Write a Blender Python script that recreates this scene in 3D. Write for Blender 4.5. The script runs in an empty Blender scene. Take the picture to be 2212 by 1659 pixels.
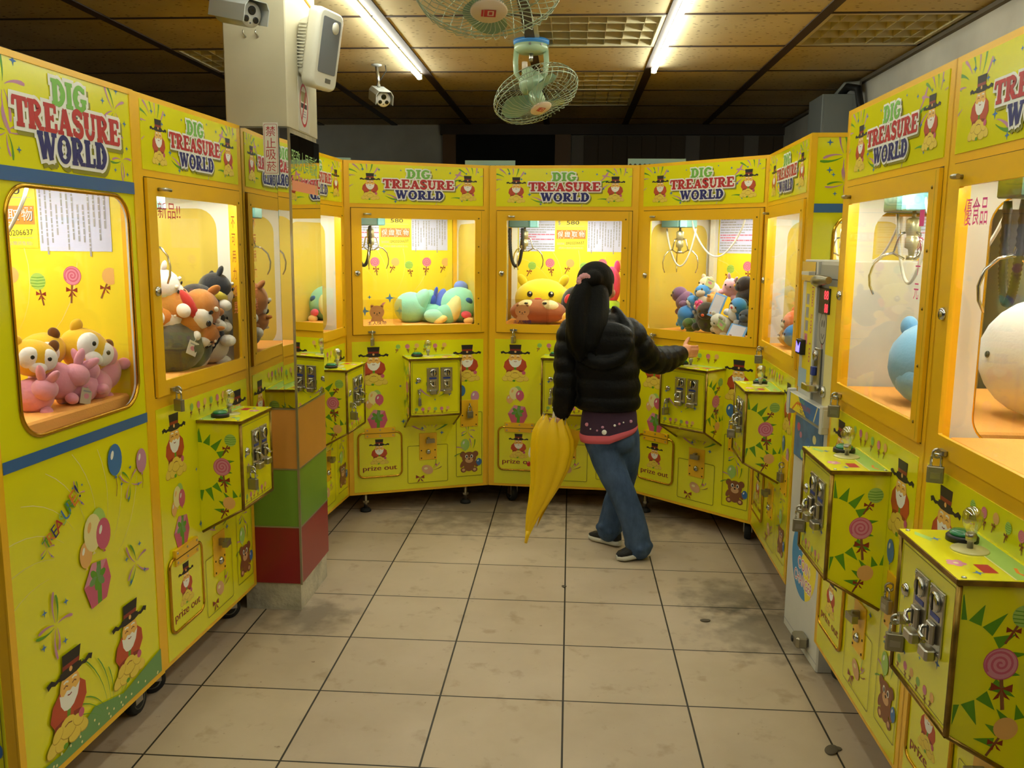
import bpy, bmesh, math, random
from mathutils import Vector, Matrix, Euler
random.seed(7)
S = bpy.context.scene
COL = S.collection
PI = math.pi
def rad(a): return a * PI / 180.0

# ---------------------------------------------------------------- camera
cam = bpy.data.cameras.new('camera')
cam.sensor_width = 36.0
cam.lens = 1885.37 / 2212.0 * 36.0
cam.clip_start = 0.02
cam_o = bpy.data.objects.new('camera', cam)
COL.objects.link(cam_o)
_p, _y, _r = rad(8.917744), rad(-3.754581), rad(0.532514)
_fw = Vector((math.sin(_y) * math.cos(_p), math.cos(_y) * math.cos(_p), -math.sin(_p)))
_rt = Vector((math.cos(_y), -math.sin(_y), 0))
_up = _rt.cross(_fw)
_r2 = _rt * math.cos(_r) + _up * math.sin(_r)
_u2 = -_rt * math.sin(_r) + _up * math.cos(_r)
_m = Matrix((_r2, _u2, -_fw)).transposed().to_4x4()
_m.translation = (0, 0, 1.45)
cam_o.matrix_world = _m
S.camera = cam_o

# ---------------------------------------------------------------- world, exposure, light levels
W = bpy.data.worlds.new('night')
W.use_nodes = True
W.node_tree.nodes['Background'].inputs[0].default_value = (0.05, 0.055, 0.06, 1)
W.node_tree.nodes['Background'].inputs[1].default_value = 0.25
S.world = W
S.view_settings.view_transform = 'Standard'
S.view_settings.look = 'None'
S.view_settings.exposure = 1.0
S.view_settings.gamma = 1.0
S.view_settings.use_curve_mapping = False
TUBE_E = 18.0        # ceiling tubes
STRIP_E = 52.0       # light strip inside each machine
cy = S.cycles
cy.max_bounces = 7
cy.diffuse_bounces = 3
cy.glossy_bounces = 4
cy.transmission_bounces = 4
cy.transparent_max_bounces = 14
cy.sample_clamp_indirect = 4.0
cy.caustics_reflective = False
cy.caustics_refractive = False
cy.use_denoising = True
cy.adaptive_threshold = 0.015

# ---------------------------------------------------------------- materials
def lin(c):
    return c / 12.92 if c <= 0.04045 else ((c + 0.055) / 1.055) ** 2.4
def hexc(h):
    return tuple(lin(int(h[i:i + 2], 16) / 255.0) for i in (0, 2, 4))
MATS = {}
def mat(name, col, rough=0.5, metal=0.0, spec=0.5, emit=0.0, bump=0.0, bscale=60.0, var=0.0, vscale=8.0, coat=0.0, sheen=0.0, alpha=1.0):
    if name in MATS:
        return MATS[name]
    m = bpy.data.materials.new(name)
    m.use_nodes = True
    nt = m.node_tree
    b = nt.nodes['Principled BSDF']
    c = hexc(col) if isinstance(col, str) else col
    b.inputs['Base Color'].default_value = (*c, 1)
    b.inputs['Roughness'].default_value = rough
    b.inputs['Metallic'].default_value = metal
    b.inputs['Specular IOR Level'].default_value = spec
    if coat: b.inputs['Coat Weight'].default_value = coat; b.inputs['Coat Roughness'].default_value = 0.06
    if sheen: b.inputs['Sheen Weight'].default_value = sheen
    if alpha < 1: b.inputs['Alpha'].default_value = alpha
    if emit:
        b.inputs['Emission Color'].default_value = (*c, 1)
        b.inputs['Emission Strength'].default_value = emit
    if bump or var:
        tc = nt.nodes.new('ShaderNodeTexCoord')
        if bump:
            n = nt.nodes.new('ShaderNodeTexNoise')
            n.inputs['Scale'].default_value = bscale
            n.inputs['Detail'].default_value = 4
            nt.links.new(tc.outputs['Object'], n.inputs['Vector'])
            bp = nt.nodes.new('ShaderNodeBump')
            bp.inputs['Strength'].default_value = bump
            bp.inputs['Distance'].default_value = 0.01
            nt.links.new(n.outputs['Fac'], bp.inputs['Height'])
            nt.links.new(bp.outputs['Normal'], b.inputs['Normal'])
        if var:
            n = nt.nodes.new('ShaderNodeTexNoise')
            n.inputs['Scale'].default_value = vscale
            n.inputs['Detail'].default_value = 5
            nt.links.new(tc.outputs['Object'], n.inputs['Vector'])
            mx = nt.nodes.new('ShaderNodeMixRGB')
            mx.blend_type = 'MULTIPLY'
            mx.inputs[0].default_value = 1.0
            mx.inputs[1].default_value = (*c, 1)
            rp = nt.nodes.new('ShaderNodeValToRGB')
            rp.color_ramp.elements[0].color = (1 - var, 1 - var, 1 - var, 1)
            rp.color_ramp.elements[0].position = 0.3
            rp.color_ramp.elements[1].color = (1, 1, 1, 1)
            rp.color_ramp.elements[1].position = 0.65
            nt.links.new(n.outputs['Fac'], rp.inputs[0])
            nt.links.new(rp.outputs[0], mx.inputs[2])
            nt.links.new(mx.outputs[0], b.inputs['Base Color'])
    MATS[name] = m
    return m

def glass_mat(name, tint=(1, 1, 1), base=0.03, gain=0.55):
    m = bpy.data.materials.new(name)
    m.use_nodes = True
    nt = m.node_tree
    nt.nodes.clear()
    out = nt.nodes.new('ShaderNodeOutputMaterial')
    tr = nt.nodes.new('ShaderNodeBsdfTransparent')
    tr.inputs[0].default_value = (*tint, 1)
    gl = nt.nodes.new('ShaderNodeBsdfGlossy')
    gl.inputs['Roughness'].default_value = 0.02
    lw = nt.nodes.new('ShaderNodeLayerWeight')
    lw.inputs[0].default_value = 0.5
    pw = nt.nodes.new('ShaderNodeMath'); pw.operation = 'POWER'; pw.inputs[1].default_value = 5.0
    ma = nt.nodes.new('ShaderNodeMath'); ma.operation = 'MULTIPLY_ADD'
    ma.inputs[1].default_value = gain; ma.inputs[2].default_value = base
    mx = nt.nodes.new('ShaderNodeMixShader')
    nt.links.new(lw.outputs['Facing'], pw.inputs[0])
    nt.links.new(pw.outputs[0], ma.inputs[0])
    nt.links.new(ma.outputs[0], mx.inputs[0])
    nt.links.new(tr.outputs[0], mx.inputs[1])
    nt.links.new(gl.outputs[0], mx.inputs[2])
    nt.links.new(mx.outputs[0], out.inputs[0])
    MATS[name] = m
    return m

PRINT = mat('print_lime_yellow', 'ECE616', 0.22, coat=0.5)
FRAME = mat('frame_orange_yellow', 'F6BE1A', 0.32, coat=0.25)
INNER = mat('print_inside_yellow', 'F4DE34', 0.4)
BOARD = mat('side_board_yellow', 'D0B84E', 0.45)
WHITE = mat('white_paint', 'E4E2DA', 0.45)
WHITEP = mat('white_print', 'F4F2EA', 0.45)
BLACK = mat('black_plastic', '141414', 0.45)
INK = mat('ink_black', '26211C', 0.5)
SEAM = mat('seam_dark', '3A2A08', 0.8)
SEAMO = mat('seam_olive', '8C8412', 0.6)
BLUEB = mat('band_blue', '2F62A0', 0.3, coat=0.3)
RED = mat('print_red', 'B92A2C', 0.4)
NAVY = mat('print_navy', '25256E', 0.4)
GREEN = mat('print_green', '79B84A', 0.4)
DGREEN = mat('print_leaf_green', '5E9A1E', 0.4)
GRASS = mat('print_grass', '6E9A5A', 0.4)
MAUVE = mat('print_mauve', 'C58AA8', 0.4)
PINK = mat('print_pink', 'D98CA4', 0.4)
ROSE = mat('print_rose', 'CC5C7C', 0.4)
SKYB = mat('print_blue', '3F74B4', 0.4)
PEACH = mat('print_peach', 'EBB46A', 0.4)
CREAM = mat('print_cream', 'EFE3A0', 0.4)
LGREEN = mat('print_light_green', 'A6CC62', 0.4)
MAROON = mat('print_maroon', '8E2E1E', 0.4)
ROBE = mat('print_robe', 'BE4A2A', 0.4)
SKIN2 = mat('print_skin', 'F0BC5A', 0.4)
GOLD = mat('print_gold', 'ECD050', 0.4)
GOLDD = mat('print_gold_dark', 'C29C30', 0.4)
SHADE = mat('print_drop_tone', '8E8A22', 0.4)
ORANGE = mat('print_orange', 'E8822C', 0.4)
BROWN = mat('print_brown', '8A5532', 0.45)
TAN = mat('print_tan', 'D8A878', 0.45)
LAV = mat('print_lavender', 'C8CCEE', 0.5)
GREY = mat('print_grey', '9A9AA4', 0.5)
CHROME = mat('chrome', 'C9C9C4', 0.18, metal=1.0)
STEEL = mat('brushed_steel', 'B8B4AA', 0.30, metal=1.0)
BRASS = mat('worn_brass', '9C7C34', 0.35, metal=0.85, var=0.5, vscale=30)
LOCKM = mat('padlock_metal', 'A09A86', 0.36, metal=0.85)
GOLDT = mat('gold_trim', 'D0A030', 0.2, metal=1.0)
RUBBER = mat('black_rubber', '1B1B1C', 0.7)
GWHEEL = mat('grey_wheel', '6E6E68', 0.6)
FOAM = mat('orange_foam', 'FFB45A', 0.85, bump=0.25, bscale=200)
TEAL = mat('carriage_teal', '3E6460', 0.45)
SKYT = mat('carriage_light_blue', '7FC4CC', 0.45)
CABLEW = mat('white_cable', 'D8D4C8', 0.5)
GREENB = mat('button_green', '0E7A4A', 0.25, coat=0.5)
GLASS = glass_mat('clear_pane')
ACRYL = glass_mat('acrylic_guard', tint=(0.97, 0.95, 0.90), base=0.06, gain=0.6)
BULBG = glass_mat('crystal_knob', tint=(0.90, 0.89, 0.78), base=0.38, gain=0.55)

# ---------------------------------------------------------------- mesh builder
class MB:
    def __init__(s):
        s.v = []; s.f = []; s.mi = []; s.sm = []; s.mats = []
    def mid(s, m):
        if m not in s.mats: s.mats.append(m)
        return s.mats.index(m)
    def face(s, pts, m, smooth=False):
        b = len(s.v)
        s.v.extend([tuple(p) for p in pts])
        s.f.append(tuple(range(b, b + len(pts)))); s.mi.append(s.mid(m)); s.sm.append(smooth)
    def grid(s, rings, m, closed=True, caps=True, smooth=True):
        b = len(s.v); n = len(rings[0]); k = s.mid(m)
        for r in rings: s.v.extend([tuple(p) for p in r])
        for i in range(len(rings) - 1):
            for j in range(n if closed else n - 1):
                j2 = (j + 1) % n
                s.f.append((b + i * n + j, b + i * n + j2, b + (i + 1) * n + j2, b + (i + 1) * n + j))
                s.mi.append(k); s.sm.append(smooth)
        if caps and closed:
            s.f.append(tuple(b + j for j in range(n))[::-1]); s.mi.append(k); s.sm.append(False)
            e = b + (len(rings) - 1) * n
            s.f.append(tuple(e + j for j in range(n))); s.mi.append(k); s.sm.append(False)
    def box(s, x0, x1, y0, y1, z0, z1, m, ch=0.0):
        c = min(ch, (x1 - x0) / 2.01, (y1 - y0) / 2.01)
        if c > 0:
            p = [(x0 + c, y0), (x1 - c, y0), (x1, y0 + c), (x1, y1 - c), (x1 - c, y1), (x0 + c, y1), (x0, y1 - c), (x0, y0 + c)]
        else:
            p = [(x0, y0), (x1, y0), (x1, y1), (x0, y1)]
        if c > 0 and (z1 - z0) > 4 * c:
            q = 0.5
            def ins(pp, d):
                return [(min(max(a, x0 + d), x1 - d), min(max(b, y0 + d), y1 - d)) for a, b in pp]
            rings = [[(a, b, z0) for a, b in ins(p, c * q)], [(a, b, z0 + c * q) for a, b in p], [(a, b, z1 - c * q) for a, b in p], [(a, b, z1) for a, b in ins(p, c * q)]]
        else:
            rings = [[(a, b, z0) for a, b in p], [(a, b, z1) for a, b in p]]
        s.grid(rings, m, smooth=False)
    def obox(s, c, half, rot, m):
        R = rot if isinstance(rot, Matrix) else Euler(rot).to_matrix()
        c = Vector(c)
        p = [c + R @ Vector((a * half[0], b * half[1], d * half[2])) for d in (-1, 1) for a, b in ((-1, -1), (1, -1), (1, 1), (-1, 1))]
        s.grid([p[:4], p[4:]], m, smooth=False)
    def tube(s, pts, r, m, n=8, caps=True, smooth=True):
        pts = [Vector(p) for p in pts]
        rr = r if isinstance(r, (list, tuple)) else [r] * len(pts)
        rings = []
        t0 = (pts[1] - pts[0]).normalized()
        a = Vector((0, 0, 1)) if abs(t0.z) < 0.9 else Vector((1, 0, 0))
        nrm = t0.cross(a).normalized()
        for i, p in enumerate(pts):
            if i == 0: t = pts[1] - pts[0]
            elif i == len(pts) - 1: t = pts[i] - pts[i - 1]
            else: t = (pts[i + 1] - pts[i]).normalized() + (pts[i] - pts[i - 1]).normalized()
            t = t.normalized() if t.length > 1e-9 else t0
            nrm = (nrm - t * nrm.dot(t)).normalized()
            bn = t.cross(nrm)
            rings.append([p + (nrm * math.cos(2 * PI * k / n) + bn * math.sin(2 * PI * k / n)) * rr[i] for k in range(n)])
        s.grid(rings, m, caps=caps, smooth=smooth)
    def cyl(s, p0, p1, r, m, r1=None, n=16, smooth=True):
        s.tube([p0, p1], [r, r if r1 is None else r1], m, n=n, smooth=smooth)
    def lathe(s, prof, m, o=(0, 0, 0), axis=(0, 0, 1), n=20, smooth=True):
        ax = Vector(axis).normalized()
        a = Vector((1, 0, 0)) if abs(ax.x) < 0.9 else Vector((0, 1, 0))
        u = ax.cross(a).normalized(); w = ax.cross(u); o = Vector(o)
        s.grid([[o + ax * h + (u * math.cos(2 * PI * k / n) + w * math.sin(2 * PI * k / n)) * max(r, 1e-4) for k in range(n)] for r, h in prof], m, smooth=smooth)
    def ell(s, c, r, m, rot=(0, 0, 0), nu=20, nv=12, p=1.0):
        R = rot if isinstance(rot, Matrix) else Euler(rot).to_matrix()
        c = Vector(c)
        if not isinstance(r, (tuple, list)): r = (r, r, r)
        rings = []
        def sp(a): return math.copysign(abs(a) ** p, a)
        for i in range(nv + 1):
            t = -PI / 2 + PI * i / nv
            t = max(-PI / 2 + 0.02, min(PI / 2 - 0.02, t))
            rings.append([c + R @ Vector((r[0] * sp(math.cos(t)) * sp(math.cos(2 * PI * k / nu)), r[1] * sp(math.cos(t)) * sp(math.sin(2 * PI * k / nu)), r[2] * sp(math.sin(t)))) for k in range(nu)])
        s.grid(rings, m)
    def torus(s, c, R, r, m, axis=(0, 0, 1), n=24, k=8, arc=(0, 2 * PI)):
        ax = Vector(axis).normalized()
        a = Vector((1, 0, 0)) if abs(ax.x) < 0.9 else Vector((0, 1, 0))
        u = ax.cross(a).normalized(); w = ax.cross(u); c = Vector(c)
        full = abs(arc[1] - arc[0] - 2 * PI) < 1e-6
        pts = [c + (u * math.cos(arc[0] + (arc[1] - arc[0]) * i / n) + w * math.sin(arc[0] + (arc[1] - arc[0]) * i / n)) * R for i in range(n + 1)]
        s.tube(pts, r, m, n=k, caps=not full)
    def build(s, name, parent=None, link=True):
        me = bpy.data.meshes.new(name)
        me.from_pydata(s.v, [], s.f)
        for m in s.mats: me.materials.append(m)
        me.polygons.foreach_set('material_index', s.mi)
        me.polygons.foreach_set('use_smooth', s.sm)
        me.update()
        o = bpy.data.objects.new(name, me)
        if link: COL.objects.link(o)
        if parent is not None: o.parent = parent
        return o

def empty(name, loc=(0, 0, 0), rz=0.0, label=None, cat=None, group=None):
    o = bpy.data.objects.new(name, None)
    o.empty_display_size = 0.05
    o.location = loc; o.rotation_euler = (0, 0, rz)
    COL.objects.link(o)
    if label: tag(o, label, cat, group)
    return o
def tag(o, label, cat, group=None):
    o['label'] = label; o['category'] = cat
    if group: o['group'] = group
    return o
def structure(o):
    o['kind'] = 'structure'
    return o
KIDS = {}
def copy_tree(o, parent=None):
    c = o.copy(); COL.objects.link(c)
    if parent is not None:
        c.parent = parent
        c.matrix_parent_inverse = o.matrix_parent_inverse.copy()
    for ch in [x for x in o.children]:
        copy_tree(ch, c)
    return c

# ---------------------------------------------------------------- flat print art on a panel
TXT = {}
def text_geo(body):
    if body in TXT: return TXT[body]
    c = bpy.data.curves.new('lettering', 'FONT')
    c.body = body; c.resolution_u = 3
    o = bpy.data.objects.new('lettering', c)
    COL.objects.link(o)
    bpy.context.view_layer.update()
    dg = bpy.context.evaluated_depsgraph_get()
    me = bpy.data.meshes.new_from_object(o.evaluated_get(dg))
    vs = [(v.co.x, v.co.y) for v in me.vertices]
    fs = [tuple(p.vertices) for p in me.polygons]
    bpy.data.objects.remove(o); bpy.data.curves.remove(c); bpy.data.meshes.remove(me)
    x0 = min(v[0] for v in vs); x1 = max(v[0] for v in vs); y0 = min(v[1] for v in vs); y1 = max(v[1] for v in vs)
    TXT[body] = (vs, fs, x0, x1, y0, y1)
    return TXT[body]

class Art:
    """2-D drawing on a plane: origin O, right U, up V, out N."""
    def __init__(s, mb, O, U=(1, 0, 0), V=(0, 0, 1), N=(0, -1, 0), eps=1.1e-5, start=2e-4):
        s.mb = mb; s.O = Vector(O); s.U = Vector(U); s.V = Vector(V); s.N = Vector(N); s.e = start; s.d = eps
        s.clip = None
    def P(s, u, v): return s.O + s.U * u + s.V * v + s.N * s.e
    def step(s): s.e += s.d
    def poly(s, pts, m, step=True):
        if step: s.step()
        if s.clip:
            pts = clip_poly(pts, s.clip)
            if len(pts) < 3: return
        s.mb.face([s.P(*p) for p in pts], m)
    def ell(s, x, z, rx, rz, m, n=20, rot=0.0, a0=0.0, a1=2 * PI):
        c, q = math.cos(rot), math.sin(rot)
        pts = []
        full = abs(a1 - a0 - 2 * PI) < 1e-6
        for k in range(n if full else n + 1):
            a = a0 + (a1 - a0) * k / n
            px, pz = rx * math.cos(a), rz * math.sin(a)
            pts.append((x + px * c - pz * q, z + px * q + pz * c))
        s.poly(pts, m)
    def rect(s, x0, x1, z0, z1, m): s.poly([(x0, z0), (x1, z0), (x1, z1), (x0, z1)], m)
    def rrect(s, x0, x1, z0, z1, r, m, k=4): s.poly(rr_pts(x0, x1, z0, z1, r, k), m)
    def line(s, pts, w, m, closed=False, caps=False):
        s.step()
        n = len(pts); L = []; R = []
        ww = w if isinstance(w, (list, tuple)) else [w] * n
        for i in range(n):
            if closed: a = pts[(i - 1) % n]; b = pts[(i + 1) % n]
            else: a = pts[max(0, i - 1)]; b = pts[min(n - 1, i + 1)]
            p = pts[i]
            d1 = Vector((p[0] - a[0], p[1] - a[1])); d2 = Vector((b[0] - p[0], b[1] - p[1]))
            d1 = d1.normalized() if d1.length > 1e-9 else d2.normalized()
            d2 = d2.normalized() if d2.length > 1e-9 else d1
            t = d1 + d2
            t = t.normalized() if t.length > 1e-6 else d1
            nx, nz = -t.y, t.x
            k = max(0.5, nx * -d1.y + nz * d1.x)
            h = ww[i] / 2 / k
            L.append((p[0] + nx * h, p[1] + nz * h)); R.append((p[0] - nx * h, p[1] - nz * h))
        for i in range(n if closed else n - 1):
            j = (i + 1) % n
            s.poly([R[i], R[j], L[j], L[i]], m, step=False)
        if caps:
            for p, w_ in ((pts[0], ww[0]), (pts[-1], ww[-1])): s.ell(p[0], p[1], w_ / 2, w_ / 2, m, n=10)
    def text(s, body, x, z, h, m, w=None, rot=0.0, align='C', flip=False):
        vs, fs, x0, x1, y0, y1 = text_geo(body)
        k = h / (y1 - y0); kx = k if w is None else w / (x1 - x0)
        if flip: kx = -kx
        cx = (x0 + x1) / 2 if align == 'C' else x0
        cyy = (y0 + y1) / 2
        c, q = math.cos(rot), math.sin(rot)
        s.step()
        P = []
        for vx, vy in vs:
            a, b = (vx - cx) * kx, (vy - cyy) * k
            P.append((x + a * c - b * q, z + a * q + b * c))
        for f in fs: s.poly([P[i] for i in f], m, step=False)

def clip_poly(pts, box):
    x0, x1, z0, z1 = box
    def cl(p, ins, inter):
        o = []
        for i in range(len(p)):
            a, b = p[i - 1], p[i]
            if ins(b):
                if not ins(a): o.append(inter(a, b))
                o.append(b)
            elif ins(a): o.append(inter(a, b))
        return o
    def ix(v): return lambda a, b: (v, a[1] + (b[1] - a[1]) * (v - a[0]) / (b[0] - a[0]))
    def iz(v): return lambda a, b: (a[0] + (b[0] - a[0]) * (v - a[1]) / (b[1] - a[1]), v)
    for ins, it in ((lambda p: p[0] >= x0, ix(x0)), (lambda p: p[0] <= x1, ix(x1)), (lambda p: p[1] >= z0, iz(z0)), (lambda p: p[1] <= z1, iz(z1))):
        if len(pts) < 3: return []
        pts = cl(pts, ins, it)
    return pts
def rr_pts(x0, x1, z0, z1, r, k=4):
    p = []
    for cx, cz, a in ((x1 - r, z0 + r, -PI / 2), (x1 - r, z1 - r, 0), (x0 + r, z1 - r, PI / 2), (x0 + r, z0 + r, PI)):
        for i in range(k + 1):
            t = a + PI / 2 * i / k
            p.append((cx + r * math.cos(t), cz + r * math.sin(t)))
    return p
def holed(mb, outer, hole, r, d0, d1, m, place, k=5, mh=None):
    """plate with a rounded hole; place(u, v, depth) -> point"""
    h = rr_pts(*hole, r, k)
    x0, x1, z0, z1 = outer
    oc = [(x1, z0), (x1, z1), (x0, z1), (x0, z0)]
    o = []
    for c in range(4): o += [oc[c]] * (k + 1)
    n = len(h)
    for i in range(n):
        j = (i + 1) % n
        for d in (d0, d1):
            if o[i] == o[j]: pts = [h[i], o[i], h[j]]
            else: pts = [h[i], o[i], o[j], h[j]]
            mb.face([place(a, b, d) for a, b in pts], m)
        mb.face([place(*h[i], d0), place(*h[j], d0), place(*h[j], d1), place(*h[i], d1)], mh or m)
        if o[i] != o[j]:
            mb.face([place(*o[i], d0), place(*o[j], d0), place(*o[j], d1), place(*o[i], d1)], m)
# ---------------------------------------------------------------- print motifs
def arc(cx, cy, rx, ry, a0, a1, n=12):
    return [(cx + rx * math.cos(rad(a0 + (a1 - a0) * i / n)), cy + ry * math.sin(rad(a0 + (a1 - a0) * i / n))) for i in range(n + 1)]
# fat slab-serif letters: (width, [stroke...]); a stroke is (points, half-width factor)
T_, K_, H_ = 0.145, 0.075, 0.06      # stem, slab and hair half-widths
def _slab(x0, x1, y): return ([(x0, y), (x1, y)], K_)
GLYPH = {
 'D': (0.86, [([(0.24, 0.0 + K_), (0.24, 1 - K_)], T_), _slab(0.02, 0.40, K_), _slab(0.02, 0.40, 1 - K_), (arc(0.36, 0.5, 0.36, 0.43, -90, 90), 0.1), (arc(0.40, 0.5, 0.31, 0.30, -60, 60), T_)]),
 'I': (0.46, [([(0.23, K_), (0.23, 1 - K_)], T_), _slab(0.01, 0.45, K_), _slab(0.01, 0.45, 1 - K_)]),
 'G': (0.88, [(arc(0.45, 0.5, 0.33, 0.42, 48, 325, 20), 0.1), (arc(0.43, 0.5, 0.28, 0.30, 110, 250), T_), ([(0.70, 0.72), (0.70, 0.93)], K_), ([(0.69, 0.14), (0.69, 0.42)], 0.12), _slab(0.48, 0.87, 0.43)]),
 'T': (0.84, [([(0.42, K_), (0.42, 0.95)], T_), _slab(0.20, 0.64, K_), _slab(0.03, 0.81, 1 - K_), ([(0.08, 0.95), (0.05, 0.66)], K_), ([(0.76, 0.95), (0.79, 0.66)], K_)]),
 'R': (0.92, [([(0.22, K_), (0.22, 1 - K_)], T_), _slab(0.01, 0.43, K_), _slab(0.01, 0.40, 1 - K_), (arc(0.38, 0.72, 0.28, 0.21, -90, 90), 0.09), (arc(0.42, 0.72, 0.24, 0.12, -60, 60), 0.12), ([(0.40, 0.48), (0.66, 0.12)], 0.13), _slab(0.58, 0.91, K_)]),
 'E': (0.80, [([(0.22, K_), (0.22, 1 - K_)], T_), _slab(0.01, 0.72, K_), _slab(0.01, 0.70, 1 - K_), _slab(0.22, 0.54, 0.5), ([(0.68, 0.95), (0.68, 0.68)], K_), ([(0.71, 0.05), (0.71, 0.34)], K_), ([(0.54, 0.39), (0.54, 0.62)], 0.05)]),
 'A': (0.96, [([(0.20, 0.08), (0.46, 0.92)], 0.08), ([(0.46, 0.90), (0.75, 0.08)], 0.145), _slab(0.01, 0.38, K_), _slab(0.55, 0.95, K_), _slab(0.30, 0.66, 0.32)]),
 'S': (0.72, [(arc(0.36, 0.73, 0.24, 0.20, 30, 270, 14) + arc(0.36, 0.28, 0.25, 0.21, 90, -150, 14), 0.115), ([(0.61, 0.70), (0.61, 0.95)], K_), ([(0.10, 0.05), (0.10, 0.32)], K_)]),
 'U': (0.90, [([(0.22, 0.93), (0.22, 0.40)], T_), (arc(0.45, 0.38, 0.23, 0.30, 180, 360), 0.1), ([(0.69, 0.93), (0.69, 0.40)], 0.085), _slab(0.01, 0.42, 1 - K_), _slab(0.53, 0.89, 1 - K_)]),
 'W': (1.22, [([(0.18, 0.92), (0.40, 0.06)], 0.13), ([(0.40, 0.08), (0.58, 0.88)], 0.08), ([(0.58, 0.92), (0.82, 0.06)], 0.13), ([(0.82, 0.08), (1.04, 0.92)], 0.08), _slab(0.01, 0.37, 1 - K_), _slab(0.44, 0.72, 1 - K_), _slab(0.88, 1.21, 1 - K_)]),
 'O': (0.92, [(arc(0.46, 0.5, 0.34, 0.42, 0, 360, 24), 0.09), (arc(0.42, 0.5, 0.27, 0.30, 115, 245), 0.13), (arc(0.50, 0.5, 0.27, 0.30, -65, 65), 0.13)]),
 'L': (0.76, [([(0.22, K_), (0.22, 1 - K_)], T_), _slab(0.01, 0.68, K_), _slab(0.01, 0.43, 1 - K_), ([(0.68, 0.05), (0.68, 0.36)], K_)]),
}
def word_len(w): return sum(GLYPH[c][0] for c in w)
def word(a, w, x0, x1, z0, z1, m, grow=0.0, dx=0.0, dz=0.0):
    kx = (x1 - x0) / word_len(w); h = z1 - z0
    x = x0
    for ch in w:
        wd, strokes = GLYPH[ch]
        for pts, hw in strokes:
            q = [(x + p[0] * kx + dx, z0 + p[1] * h + dz) for p in pts]
            # lengthen open strokes a touch when outlining so the rim runs round the ends
            wpx = 2 * hw * (kx + h) / 2 + 2 * grow
            if grow and len(q) == 2:
                d = Vector((q[1][0] - q[0][0], q[1][1] - q[0][1])).normalized() * grow
                q = [(q[0][0] - d.x, q[0][1] - d.y), (q[1][0] + d.x, q[1][1] + d.y)]
            a.line(q, wpx, m)
            if len(q) == 2:
                for p in q: pass
        x += wd * kx
def title(a, boxes, rim):
    """boxes: x0,x1,z0,z1 for DIG, TREASURE, WORLD"""
    words = (('DIG', GREEN), ('TREASURE', RED), ('WORLD', NAVY))
    for (w, m), b in zip(words, boxes): word(a, w, *b, SHADE, rim * 0.9, rim * 1.2, -rim * 1.2)
    for (w, m), b in zip(words, boxes): word(a, w, *b, WHITEP, rim)
    for (w, m), b in zip(words, boxes): word(a, w, *b, m)

def star(a, x, z, s, m=None):
    p = []
    for k in range(8):
        r = s if k % 2 == 0 else s * 0.33
        p.append((x + r * math.sin(k * PI / 4), z + r * math.cos(k * PI / 4)))
    a.poly(p, m or SKYB)
def streak(a, x, z, ang, r0, r1, w, curl, m):
    pts = []; ww = []
    n = 7
    for i in range(n):
        t = i / (n - 1)
        r = r0 + (r1 - r0) * t
        th = rad(ang) + curl * t
        pts.append((x + r * math.cos(th), z + r * math.sin(th)))
        ww.append(w * (0.12 + 0.88 * min(1.0, t * 1.15) * (1 if t < 0.95 else 0.55)))
    a.line(pts, ww, m)
def firework(a, x, z, s, n=6, rot=0):
    for k in range(n):
        ang = rot + 20 + k * (320 / n)
        streak(a, x, z, ang, s * 0.10, s * (0.8 + 0.25 * ((k * 7) % 3) / 2), s * 0.11, 0.35 * (1 if k % 2 else -1), (MAUVE, DGREEN, ROSE)[k % 3] if k % 3 < 2 else MAUVE)
    for k in range(4):
        t = rad(rot + 45 + k * 85)
        star(a, x + s * 0.75 * math.cos(t), z + s * 0.75 * math.sin(t), s * 0.13)
def bow(a, x, z, s, m=None):
    m = m or MAROON
    a.poly([(x, z), (x - s, z + s * 0.6), (x - s * 1.05, z - s * 0.25)], m)
    a.poly([(x, z), (x + s, z + s * 0.5), (x + s * 1.0, z - s * 0.35)], m)
    a.poly([(x, z), (x - s * 0.75, z - s * 1.2), (x - s * 0.2, z - s * 0.95)], m)
    a.poly([(x, z), (x + s * 0.9, z - s * 1.15), (x + s * 0.3, z - s * 0.85)], m)
def lolly(a, x, z, r, kind, lean=0.0):
    c, q = math.cos(-PI / 2 + lean), math.sin(-PI / 2 + lean)
    a.line([(x + c * r * 0.9, z + q * r * 0.9), (x + c * r * 2.9, z + q * r * 2.9)], r * 0.22, BROWN)
    m = {'g': LGREEN, 'p': ROSE, 'o': PEACH}[kind]
    a.ell(x, z, r, r, m, n=24)
    if kind == 'p':
        a.ell(x, z, r * 0.93, r * 0.93, PINK, n=24)
        pts = [(x + r * 0.86 * t * math.cos(t * 5.2 * PI), z + r * 0.86 * t * math.sin(t * 5.2 * PI)) for t in [i / 54 for i in range(2, 55)]]
        a.line(pts, r * 0.14, ROSE)
    elif kind == 'g':
        for k in (-0.5, -0.15, 0.2, 0.55):
            h = math.sqrt(1 - k * k) * r * 0.95
            a.line([(x - h, z + k * r - r * 0.06), (x, z + k * r - r * 0.14), (x + h, z + k * r - r * 0.02)], r * 0.09, DGREEN)
    bow(a, x + c * r * 1.55, z + q * r * 1.55, r * 0.62)
def lolly_row(a, x0, x1, z, r):
    for k in range(6):
        lolly(a, x0 + (x1 - x0) * k / 5, z + (0.25 if k % 3 == 2 else 0) * r, r, 'gpo'[k % 3], (-0.35, 0.15, -0.4)[k % 3])
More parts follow.
